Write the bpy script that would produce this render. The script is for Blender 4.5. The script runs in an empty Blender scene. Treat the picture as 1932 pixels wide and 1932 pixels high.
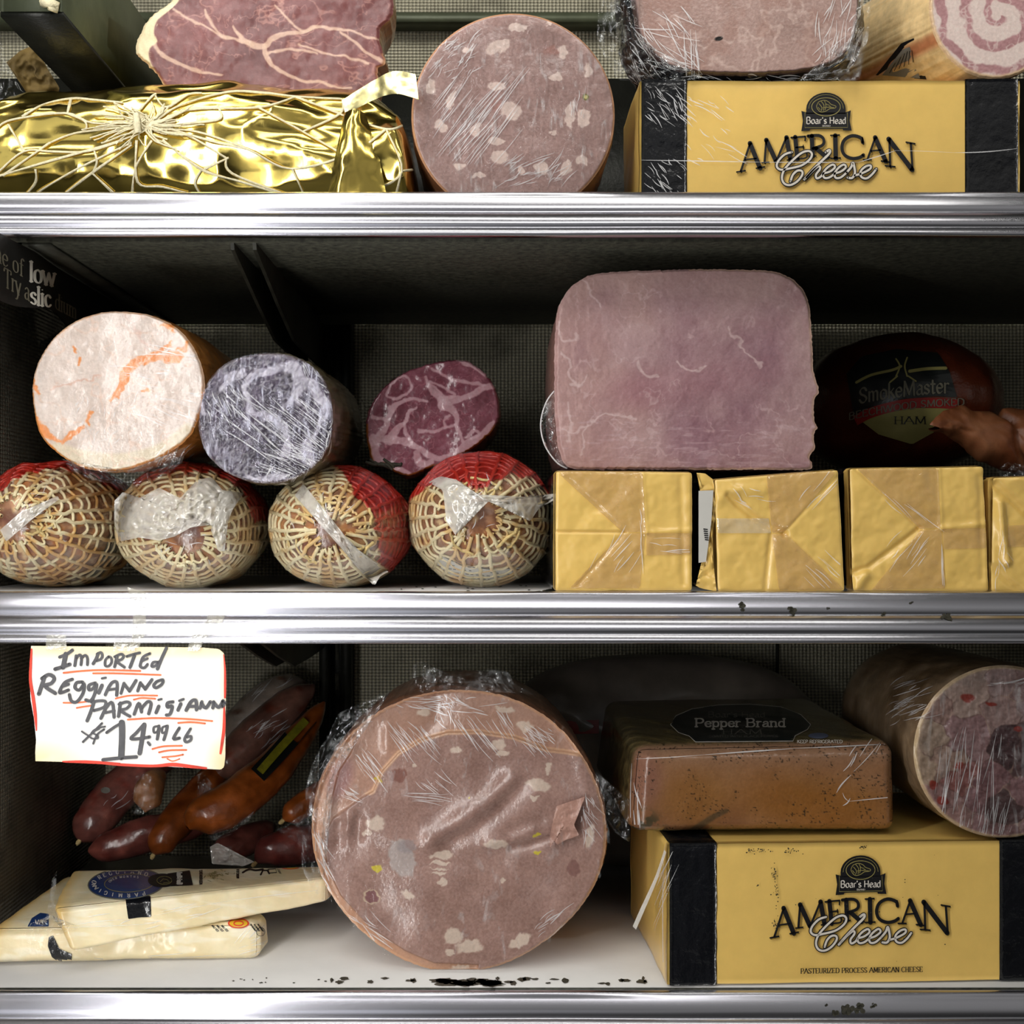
import bpy, math, random
import numpy as np
from mathutils import Vector
from mathutils.bvhtree import BVHTree
random.seed(7); RNG = np.random.RandomState(11)
C = bpy.context.scene.collection
sc = bpy.context.scene

# ------------------------------------------------------------------ camera
# world: x right, y into the case, z up; z = 0 is eye height, y = 0 is the front line of the shelves
D0, S, VX, VY = 0.80, 0.000321, 932.0, 1000.0
cam = bpy.data.objects.new('camera', bpy.data.cameras.new('camera')); C.objects.link(cam)
cam.location = (0, -D0, 0); cam.rotation_euler = (math.pi/2, 0, 0)
cam.data.sensor_width = 36; cam.data.lens = (D0/S)/1932*36
cam.data.shift_x = (966-VX)/1932; cam.data.shift_y = (VY-966)/1932
cam.data.clip_start = 0.01
sc.camera = cam
sc.view_settings.view_transform = 'Standard'; sc.view_settings.look = 'None'
sc.view_settings.gamma = 1; sc.view_settings.use_curve_mapping = False
sc.view_settings.exposure = 0.0

# ------------------------------------------------------------------ world and lights
w = bpy.data.worlds.new('world'); sc.world = w; w.use_nodes = True
nt = w.node_tree; nt.nodes.clear()
tc = nt.nodes.new('ShaderNodeTexCoord'); nz = nt.nodes.new('ShaderNodeTexNoise')
nz.inputs['Scale'].default_value = 1.6; nz.inputs['Detail'].default_value = 2.0
rp = nt.nodes.new('ShaderNodeValToRGB')
rp.color_ramp.elements[0].position = .38; rp.color_ramp.elements[0].color = (.03, .03, .026, 1)
rp.color_ramp.elements[1].position = .66; rp.color_ramp.elements[1].color = (.55, .54, .50, 1)
bg = nt.nodes.new('ShaderNodeBackground'); bg.inputs['Strength'].default_value = 0.55
wo = nt.nodes.new('ShaderNodeOutputWorld')
nt.links.new(tc.outputs['Generated'], nz.inputs['Vector']); nt.links.new(nz.outputs['Fac'], rp.inputs['Fac'])
nt.links.new(rp.outputs['Color'], bg.inputs['Color']); nt.links.new(bg.outputs['Background'], wo.inputs['Surface'])

def area(name, loc, target, sx, sy, power, col):
    l = bpy.data.lights.new(name, 'AREA'); l.shape = 'RECTANGLE'; l.size = sx; l.size_y = sy
    l.energy = power; l.color = col
    o = bpy.data.objects.new(name, l); C.objects.link(o); o.location = loc
    o.rotation_euler = (Vector(target)-Vector(loc)).to_track_quat('-Z', 'Y').to_euler()
    return o
area('door_frame_lamp', (-.29, -.44, .24), (-.08, .12, .20), .04, 1.7, 5.2, (1, .98, .95))       # tube in the left door post
area('shop_ceiling_lamp', (-.35, -1.15, 1.25), (.0, .1, 0), 1.7, .30, 9.0, (1, .97, .92))
area('front_fill_light', (-.9, -2.6, .15), (.0, .1, 0), 1.6, 1.2, 4.0, (.95, .97, 1))  # added frontal fill to lift the dark back, no real source        # shop_ceiling_lamp: shop fluorescent above and behind the camera
area('case_canopy_lamp', (-.05, -.14, .62), (0, .12, .2), 1.0, .05, 1.3, (1, .97, .86))           # tube in the case canopy

# ------------------------------------------------------------------ helpers
def sf(Y): return S*(D0+Y)/D0
def W(px, py, Y): s = sf(Y); return np.array([(px-VX)*s, Y, (VY-py)*s])
def ycut(py, z): return z/(VY-py)/S*D0-D0       # depth at which height z shows at row py
def lin(c):
    c = np.asarray(c, float)/255.0
    return np.where(c <= .04045, c/12.92, ((c+.055)/1.055)**2.4)
def ss(a, b, x): t = np.clip((x-a)/(b-a+1e-12), 0, 1); return t*t*(3-2*t)
_tab = {}
def vnoise(x, y, seed=0):
    if seed not in _tab: _tab[seed] = np.random.RandomState(seed+100).rand(256, 256)
    T = _tab[seed]; xi = np.floor(x).astype(int); yi = np.floor(y).astype(int)
    fx = x-xi; fy = y-yi; fx = fx*fx*(3-2*fx); fy = fy*fy*(3-2*fy)
    a = T[xi & 255, yi & 255]; b = T[(xi+1) & 255, yi & 255]; c = T[xi & 255, (yi+1) & 255]; d = T[(xi+1) & 255, (yi+1) & 255]
    return (a*(1-fx)+b*fx)*(1-fy)+(c*(1-fx)+d*fx)*fy
def fbm(x, y, size, octv=4, seed=0):
    x = np.asarray(x, float)/size; y = np.asarray(y, float)/size; r = 0; a = .5; n = 0
    for k in range(octv):
        r = r+a*vnoise(x, y, seed+k); n += a; a *= .5; x = x*2.03+7.1; y = y*2.03+3.7
    return r/n
def ridge(x, y, size, octv=3, seed=0): return 1-np.abs(2*fbm(x, y, size, octv, seed)-1)
def mixc(c, col, m): return c*(1-m[:, None])+np.asarray(col, float)[None, :]*m[:, None]
def dseg(x, y, pts, ws=None):
    """smallest (distance - half width) to a polyline with per-point widths"""
    best = np.full(x.shape, 1e9)
    if ws is None: ws = [0]*len(pts)
    if not hasattr(ws, '__len__'): ws = [ws]*len(pts)
    for (a, b, wa, wb) in zip(pts[:-1], pts[1:], ws[:-1], ws[1:]):
        dx, dy = b[0]-a[0], b[1]-a[1]; L = dx*dx+dy*dy+1e-9
        t = np.clip(((x-a[0])*dx+(y-a[1])*dy)/L, 0, 1)
        d = np.hypot(x-a[0]-t*dx, y-a[1]-t*dy)-(wa+(wb-wa)*t)/2
        best = np.minimum(best, d)
    return best
def catmull(pts, n=8, closed=False):
    P = [np.array(p, float) for p in pts]; N = len(P); out = []
    if N < 3 and not closed: return [tuple(p) for p in P]
    rng = range(N if closed else N-1)
    for i in rng:
        if closed: p0, p1, p2, p3 = P[i-1], P[i], P[(i+1) % N], P[(i+2) % N]
        else: p0, p1, p2, p3 = P[max(i-1, 0)], P[i], P[i+1], P[min(i+2, N-1)]
        for k in range(n):
            t = k/n
            out.append(tuple(.5*((2*p1)+(-p0+p2)*t+(2*p0-5*p1+4*p2-p3)*t*t+(-p0+3*p1-3*p2+p3)*t**3)))
    if not closed: out.append(tuple(P[-1]))
    return out
def stroke(x, y, pts, ws, soft=2.0, smooth=True):
    if smooth and len(pts) > 2:
        n = 5; q = catmull([tuple(p)+(wv,) for p, wv in zip(pts, ws if hasattr(ws, '__len__') else [ws]*len(pts))], n)
        pts = [(a[0], a[1]) for a in q]; ws = [a[2] for a in q]
    return 1-ss(0, soft, dseg(x, y, pts, ws))
def blob(x, y, cx, cy, rx, ry, ang=0, soft=.25):
    a = math.radians(ang); dx = x-cx; dy = y-cy
    u = (dx*math.cos(a)+dy*math.sin(a))/rx; v = (-dx*math.sin(a)+dy*math.cos(a))/ry
    return 1-ss(1-soft, 1+soft, np.hypot(u, v))
def TR(ox, oy, k, pts): return [(ox+p[0]/k, oy+p[1]/k)+tuple(p[2:]) for p in pts]

ROOT = {}; GEO = {}
def root_loc(o):
    while o is not None and o.name not in ROOT: o = o.parent
    return ROOT[o.name] if o is not None else np.zeros(3)
def thing(name, label, cat, loc, group=None):
    o = bpy.data.objects.new(name, None); C.objects.link(o); o.location = loc; o.empty_display_size = .02
    o['label'] = label; o['category'] = cat
    if group: o['group'] = group
    ROOT[o.name] = np.array(loc, float); return o
def mk(name, V, F, mat, parent=None, col=None, smooth=True, label=None, cols=None):
    """mesh object from world-space vertices; F is a list of faces or an (n,4) array"""
    V = np.asarray(V, float); rl = root_loc(parent) if parent is not None else np.zeros(3)
    me = bpy.data.meshes.new(name)
    if isinstance(F, np.ndarray):
        n = len(F); k = F.shape[1]
        me.vertices.add(len(V)); me.vertices.foreach_set('co', (V-rl).ravel())
        me.loops.add(n*k); me.loops.foreach_set('vertex_index', F.astype(np.int32).ravel())
        me.polygons.add(n); me.polygons.foreach_set('loop_start', np.arange(0, n*k, k, dtype=np.int32))
        me.polygons.foreach_set('loop_total', np.full(n, k, dtype=np.int32)); me.update(calc_edges=True); me.validate()
    else:
        me.from_pydata([tuple(v) for v in V-rl], [], [tuple(f) for f in F])
    if smooth: me.polygons.foreach_set('use_smooth', [True]*len(me.polygons))
    me.update()
    if cols is not None:
        at = me.color_attributes.new('Col', 'FLOAT_COLOR', 'POINT')
        at.data.foreach_set('color', np.hstack([lin(np.clip(cols, 0, 255)), np.ones((len(V), 1))]).ravel())
    if mat: me.materials.append(mat)
    o = bpy.data.objects.new(name, me); C.objects.link(o)
    if parent is not None: o.parent = parent
    if label: o['label'] = label
    GEO[o.name] = (V, F); return o
def struct(o): o['kind'] = 'structure'; return o
def tag(o, label, cat, group=None):
    o['label'] = label; o['category'] = cat
    if group: o['group'] = group
    return o
def grid_faces(nu, nv, wrapu=False, off=0):
    """nu along the fast (wrapping) direction, nv rows"""
    i = np.arange(nu if wrapu else nu-1); j = np.arange(nv-1)
    I, J = np.meshgrid(i, j); I = I.ravel(); J = J.ravel(); I2 = (I+1) % nu
    return np.stack([J*nu+I, J*nu+I2, (J+1)*nu+I2, (J+1)*nu+I], 1)+off
def bvh(*objs):
    VV = []; FF = []; n = 0
    for o in objs:
        V, F = GEO[o.name]; VV += [tuple(v) for v in V]; FF += [tuple(int(a)+n for a in f) for f in F]; n += len(V)
    return BVHTree.FromPolygons(VV, FF)
CO = Vector((0, -D0, 0))
def hit(b, px, py, off=.0006, Yd=None):
    d = (Vector(W(px, py, 0))-CO).normalized(); r = b.ray_cast(CO, d)
    if r[0] is None: return W(px, py, Yd) if Yd is not None else None
    return np.array(r[0]-d*off)

# ------------------------------------------------------------------ materials
def newmat(name):
    m = bpy.data.materials.new(name); m.use_nodes = True; t = m.node_tree; t.nodes.clear()
    return m, t, t.nodes.new('ShaderNodeOutputMaterial')
def N(t, kind, **kw):
    n = t.nodes.new(kind)
    for k, v in kw.items():
        if k in n.inputs: n.inputs[k].default_value = v
        else: setattr(n, k, v)
    return n
def pr(name, col, rough=.5, metal=0, var=.12, vscale=60, bump=.0, bscale=200, spec=.5, sss=0, attr=False, coat=0, stretch=(1, 1, 1), bdist=.001, alpha=1, trans=0):
    """principled material with procedural noise in colour and relief; attr: take the base colour from the painted attribute"""
    m, t, out = newmat(name); p = N(t, 'ShaderNodeBsdfPrincipled')
    L = t.links.new; tc = N(t, 'ShaderNodeTexCoord'); mp = N(t, 'ShaderNodeMapping'); mp.inputs['Scale'].default_value = stretch
    L(tc.outputs['Object'], mp.inputs['Vector'])
    nz = N(t, 'ShaderNodeTexNoise', Scale=vscale, Detail=5.0, Roughness=.6); L(mp.outputs['Vector'], nz.inputs['Vector'])
    mx = N(t, 'ShaderNodeMix'); mx.data_type = 'RGBA'; mx.blend_type = 'MULTIPLY'; mx.inputs[0].default_value = 1
    if attr: a = N(t, 'ShaderNodeAttribute', attribute_name='Col'); L(a.outputs['Color'], mx.inputs[6])
    else: mx.inputs[6].default_value = (*lin(col), 1)
    mr = N(t, 'ShaderNodeMapRange'); mr.inputs['From Min'].default_value = .3; mr.inputs['From Max'].default_value = .7
    mr.inputs['To Min'].default_value = 1-var; mr.inputs['To Max'].default_value = 1+var*.6
    L(nz.outputs['Fac'], mr.inputs['Value']); L(mr.outputs['Result'], mx.inputs[7]); L(mx.outputs[2], p.inputs['Base Color'])
    p.inputs['Roughness'].default_value = rough; p.inputs['Metallic'].default_value = metal
    p.inputs['Specular IOR Level'].default_value = spec; p.inputs['Coat Weight'].default_value = coat; p.inputs['Coat Roughness'].default_value = .08
    p.inputs['Alpha'].default_value = alpha; p.inputs['Transmission Weight'].default_value = trans
    if sss: p.inputs['Subsurface Weight'].default_value = sss; p.inputs['Subsurface Scale'].default_value = .004; p.inputs['Subsurface Radius'].default_value = (1, .5, .4)
    if bump:
        n2 = N(t, 'ShaderNodeTexNoise', Scale=bscale, Detail=4.0); L(mp.outputs['Vector'], n2.inputs['Vector'])
        b = N(t, 'ShaderNodeBump', Strength=bump, Distance=bdist); L(n2.outputs['Fac'], b.inputs['Height']); L(b.outputs['Normal'], p.inputs['Normal'])
        if coat: L(b.outputs['Normal'], p.inputs['Coat Normal'])
    L(p.outputs['BSDF'], out.inputs['Surface']); return m
def film_mat(name, base=.05, haze=.12, scale=90, stretch=(1, 1, 1), rot=0, tint=(235, 238, 240), bump=.9, rough=.12, thr=(.58, .72), fres=.6):
    """thin clear wrap: see-through, glossy, with whitish stretch creases"""
    m, t, out = newmat(name); L = t.links.new
    tc = N(t, 'ShaderNodeTexCoord'); mp = N(t, 'ShaderNodeMapping'); mp.inputs['Scale'].default_value = stretch; mp.inputs['Rotation'].default_value = (0, rot, 0)
    L(tc.outputs['Object'], mp.inputs['Vector'])
    nz = N(t, 'ShaderNodeTexNoise', Scale=scale, Detail=4.0, Roughness=.6, Distortion=.6); L(mp.outputs['Vector'], nz.inputs['Vector'])
    n2 = N(t, 'ShaderNodeTexNoise', Scale=scale*.25, Detail=2.0); L(tc.outputs['Object'], n2.inputs['Vector'])
    b = N(t, 'ShaderNodeBump', Strength=bump, Distance=.002); L(nz.outputs['Fac'], b.inputs['Height'])
    g = N(t, 'ShaderNodeBsdfGlossy', Roughness=rough); g.inputs['Color'].default_value = (*lin(tint), 1); L(b.outputs['Normal'], g.inputs['Normal'])
    d = N(t, 'ShaderNodeBsdfDiffuse'); d.inputs['Color'].default_value = (*lin(tint), 1)
    tr = N(t, 'ShaderNodeBsdfTransparent')
    mr = N(t, 'ShaderNodeMapRange'); mr.inputs['From Min'].default_value = thr[0]; mr.inputs['From Max'].default_value = thr[1]
    mr.inputs['To Min'].default_value = 0; mr.inputs['To Max'].default_value = haze; L(nz.outputs['Fac'], mr.inputs['Value'])
    mm = N(t, 'ShaderNodeMath', operation='MULTIPLY'); mr2 = N(t, 'ShaderNodeMapRange'); mr2.inputs['From Min'].default_value = .4; mr2.inputs['From Max'].default_value = .6
    L(n2.outputs['Fac'], mr2.inputs['Value']); L(mr.outputs['Result'], mm.inputs[0]); L(mr2.outputs['Result'], mm.inputs[1])
    m1 = N(t, 'ShaderNodeMixShader'); L(mm.outputs[0], m1.inputs[0]); L(tr.outputs[0], m1.inputs[1]); L(d.outputs[0], m1.inputs[2])
    lw = N(t, 'ShaderNodeLayerWeight', Blend=.25); L(b.outputs['Normal'], lw.inputs['Normal'])
    ad = N(t, 'ShaderNodeMath', operation='MULTIPLY_ADD'); L(lw.outputs['Fresnel'], ad.inputs[0]); ad.inputs[1].default_value = fres; ad.inputs[2].default_value = base
    ad.use_clamp = True
    m2 = N(t, 'ShaderNodeMixShader'); L(ad.outputs[0], m2.inputs[0]); L(m1.outputs[0], m2.inputs[1]); L(g.outputs[0], m2.inputs[2])
    L(m2.outputs[0], out.inputs['Surface']); return m
def clear_mat(name, col, fac, rough=.15, gl=.15):
    """translucent tape or crease: part tint, part see-through, a little gloss"""
    m, t, out = newmat(name); L = t.links.new
    d = N(t, 'ShaderNodeBsdfDiffuse'); d.inputs['Color'].default_value = (*lin(col), 1); tr = N(t, 'ShaderNodeBsdfTransparent')
    tcn = N(t, 'ShaderNodeTexCoord'); nz = N(t, 'ShaderNodeTexNoise', Scale=140.0, Detail=3.0); L(tcn.outputs['Object'], nz.inputs['Vector'])
    mr = N(t, 'ShaderNodeMapRange'); mr.inputs['To Min'].default_value = fac*.55; mr.inputs['To Max'].default_value = min(1, fac*1.45); L(nz.outputs['Fac'], mr.inputs['Value'])
    b = N(t, 'ShaderNodeBump', Strength=.5, Distance=.002); L(nz.outputs['Fac'], b.inputs['Height'])
    m1 = N(t, 'ShaderNodeMixShader'); L(mr.outputs['Result'], m1.inputs[0]); L(tr.outputs[0], m1.inputs[1]); L(d.outputs[0], m1.inputs[2])
    g = N(t, 'ShaderNodeBsdfGlossy', Roughness=rough); L(b.outputs['Normal'], g.inputs['Normal'])
    m2 = N(t, 'ShaderNodeMixShader'); m2.inputs[0].default_value = gl; L(m1.outputs[0], m2.inputs[1]); L(g.outputs[0], m2.inputs[2])
    L(m2.outputs[0], out.inputs['Surface']); return m
def emboss_mat(name, col, axes=('X', 'Z'), k=980., rough=.5, metal=.12, depth=.0016):
    """sheet metal stamped with a fine diamond pattern, with grime"""
    m, t, out = newmat(name); L = t.links.new; p = N(t, 'ShaderNodeBsdfPrincipled')
    tc = N(t, 'ShaderNodeTexCoord'); sp = N(t, 'ShaderNodeSeparateXYZ'); L(tc.outputs['Object'], sp.inputs[0])
    def op(o, a, bb=None):
        n = N(t, 'ShaderNodeMath', operation=o)
        for i, v in enumerate((a, bb)):
            if v is None: continue
            if isinstance(v, (int, float)): n.inputs[i].default_value = v
            else: L(v, n.inputs[i])
        return n.outputs[0]
    u = op('MULTIPLY', sp.outputs[axes[0]], k); v = op('MULTIPLY', sp.outputs[axes[1]], k*1.15)
    h = op('MULTIPLY', op('SINE', op('ADD', u, v)), op('SINE', op('SUBTRACT', u, v)))
    b = N(t, 'ShaderNodeBump', Strength=1.0, Distance=depth); L(h, b.inputs['Height']); L(b.outputs['Normal'], p.inputs['Normal'])
    nz = N(t, 'ShaderNodeTexNoise', Scale=22.0, Detail=5.0); L(tc.outputs['Object'], nz.inputs['Vector'])
    mr = N(t, 'ShaderNodeMapRange'); mr.inputs['From Min'].default_value = -1; mr.inputs['To Min'].default_value = .45; mr.inputs['To Max'].default_value = 1.15; L(h, mr.inputs['Value'])
    mr2 = N(t, 'ShaderNodeMapRange'); mr2.inputs['From Min'].default_value = .3; mr2.inputs['From Max'].default_value = .5; mr2.inputs['To Min'].default_value = .5; L(nz.outputs['Fac'], mr2.inputs['Value'])
    mu = op('MULTIPLY', mr.outputs['Result'], mr2.outputs['Result'])
    mx = N(t, 'ShaderNodeMix'); mx.data_type = 'RGBA'; mx.blend_type = 'MULTIPLY'; mx.inputs[0].default_value = 1; mx.inputs[6].default_value = (*lin(col), 1); L(mu, mx.inputs[7])
    L(mx.outputs[2], p.inputs['Base Color']); p.inputs['Roughness'].default_value = rough; p.inputs['Metallic'].default_value = metal
    L(p.outputs[0], out.inputs['Surface']); return m
M = {}
M['wall'] = emboss_mat('embossed_back_panel', (222, 216, 190))
M['wall_side'] = emboss_mat('embossed_side_panel', (150, 144, 128), ('Y', 'Z'))
M['dark_steel'] = pr('dark_painted_steel', (52, 52, 44), .55, .3, .5, 40, .3, 300)
M['black_steel'] = pr('black_painted_steel', (26, 27, 22), .45, .2, .5, 60, .4, 300)
M['green_steel'] = pr('olive_grey_steel', (84, 90, 70), .5, .3, .3, 30, .2, 200)
M['under'] = pr('shelf_underside_steel', (62, 62, 52), .6, .3, .7, 220, .5, 400, stretch=(1, 1, 1))
M['white_enamel'] = pr('white_enamel', (205, 203, 200), .35, 0, .06, 20, .03, 100)
M['rail'] = pr('brushed_aluminium', (190, 190, 200), .24, 1, .08, 24, .05, 110, stretch=(.02, 1, 5), bdist=.0002)
M['grime'] = pr('dark_grime', (48, 46, 34), .8, 0, .4, 300, .6, 500)
M['meat'] = pr('painted_meat', None, .42, 0, .10, 700, .25, 900, attr=True, sss=.06, bdist=.0004)
M['meat_wet'] = pr('moist_meat', None, .25, 0, .12, 500, .5, 500, attr=True, sss=.06, coat=.3, bdist=.0005)
M['cheese'] = pr('yellow_cheese_wrap', (230, 192, 106), .30, 0, .05, 90, .12, 120, sss=.05, coat=.25, bdist=.001)
M['cheesep'] = pr('painted_cheese', None, .30, 0, .04, 90, .2, 100, attr=True, sss=.08, coat=.35, bdist=.001)
M['black_wrap'] = pr('black_wrapper', (14, 15, 20), .22, 0, .2, 60, .6, 110, coat=.5, bdist=.002)
M['ink'] = pr('black_ink', (20, 19, 22), .4, 0, .05)
M['ink_shadow'] = pr('olive_ink', (150, 122, 50), .4, 0, .05)
M['ink_white'] = pr('pale_ink', (215, 208, 198), .4, 0, .05)
M['ink_gold'] = pr('gold_ink', (150, 140, 84), .4, 0, .1)
M['ink_red'] = pr('red_ink', (150, 34, 30), .4, 0, .1)
M['ink_orange'] = pr('orange_marker', (240, 118, 66), .6, 0, .25, 120)
M['marker_red'] = pr('red_marker', (226, 62, 40), .6, 0, .25, 120)
M['marker'] = pr('grey_marker', (84, 84, 88), .6, 0, .35, 90)
M['blue'] = pr('blue_ink', (28, 62, 120), .3, 0, .2, 80, coat=.4)
M['yellow_ink'] = pr('yellow_ink', (236, 190, 40), .35, 0, .1)
M['paper'] = pr('painted_card', None, .7, 0, .02, 40, .03, 60, attr=True)
M['gold'] = pr('gold_foil', (230, 204, 110), .15, 1, .06, 12, .10, 50, bdist=.002)
M['gold_pale'] = pr('pale_gold_foil', (238, 226, 164), .25, 1, .10, 12, .2, 60, bdist=.002)
M['string'] = pr('cream_string', (232, 222, 186), .8, 0, .25, 600, .5, 900)
M['string_ochre'] = pr('stained_string', (214, 188, 128), .75, 0, .4, 300, .5, 900)
M['film'] = film_mat('cling_film', .02, .35, 120)
M['film_soft'] = film_mat('loose_cling_film', .04, .30, 70, rough=.1, thr=(.5, .75))
M['crease'] = clear_mat('film_crease_glint', (250, 250, 252), .50, gl=.10, rough=.3)  # whitish diffuse colour stands in for the glints along film creases
M['tape'] = clear_mat('parcel_tape', (214, 178, 120), .42, gl=.06)
M['tape_clear'] = clear_mat('clear_tape', (225, 222, 205), .30, gl=.12)
M['white_film'] = clear_mat('crumpled_white_film', (226, 222, 214), .62, gl=.15)
M['redcase'] = pr('red_casing', (150, 22, 14), .3, 0, .3, 60, .4, 160, coat=.5)
M['sausage'] = pr('sausage_skin', None, .28, 0, .25, 120, .5, 220, attr=True, coat=.4, bdist=.0008)
# ------------------------------------------------------------------ ribbons and lettering
class RB:
    """collects flat 2-D strokes and maps them to one mesh"""
    def __init__(s): s.V = []; s.F = []
    def add(s, pts, ws, cap=True):
        pts = [np.array(p[:2], float) for p in pts]
        if not hasattr(ws, '__len__'): ws = [ws]*len(pts)
        keep = [0]+[i for i in range(1, len(pts)) if np.hypot(*(pts[i]-pts[i-1])) > 1e-6]
        pts = [pts[i] for i in keep]; ws = [ws[i] for i in keep]
        if len(pts) < 2: return
        n0 = len(s.V); nn = []
        for i in range(len(pts)):
            a = pts[max(i-1, 0)]; b = pts[min(i+1, len(pts)-1)]; d = (b-a)/(np.hypot(*(b-a))+1e-9); nn.append(np.array([-d[1], d[0]]))
        for p, wv, n in zip(pts, ws, nn): s.V += [p+n*wv/2, p-n*wv/2]
        for i in range(len(pts)-1): k = n0+2*i; s.F.append((k, k+1, k+3, k+2))
        if cap:
            for p, wv in ((pts[0], ws[0]), (pts[-1], ws[-1])):
                k = len(s.V)
                for j in range(10): s.V.append(p+np.array([math.cos(j*.6283), math.sin(j*.6283)])*wv/2)
                s.F.append(tuple(range(k, k+10)))
    def poly(s, pts):
        k = len(s.V); s.V += [np.array(p, float) for p in pts]; s.F.append(tuple(range(k, k+len(pts))))
    def build(s, name, mat, parent, fn, label=None):
        V = []; ok = []
        for v in s.V:
            q = fn(v[0], v[1]); ok.append(q is not None); V.append(q if q is not None else (0, 0, 0))
        F = [f for f in s.F if all(ok[i] for i in f)]
        used = sorted({i for f in F for i in f}); mp = {u: i for i, u in enumerate(used)}
        if not F: return None
        return mk(name, [V[u] for u in used], [tuple(mp[i] for i in f) for f in F], mat, parent, smooth=False, label=label)
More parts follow.
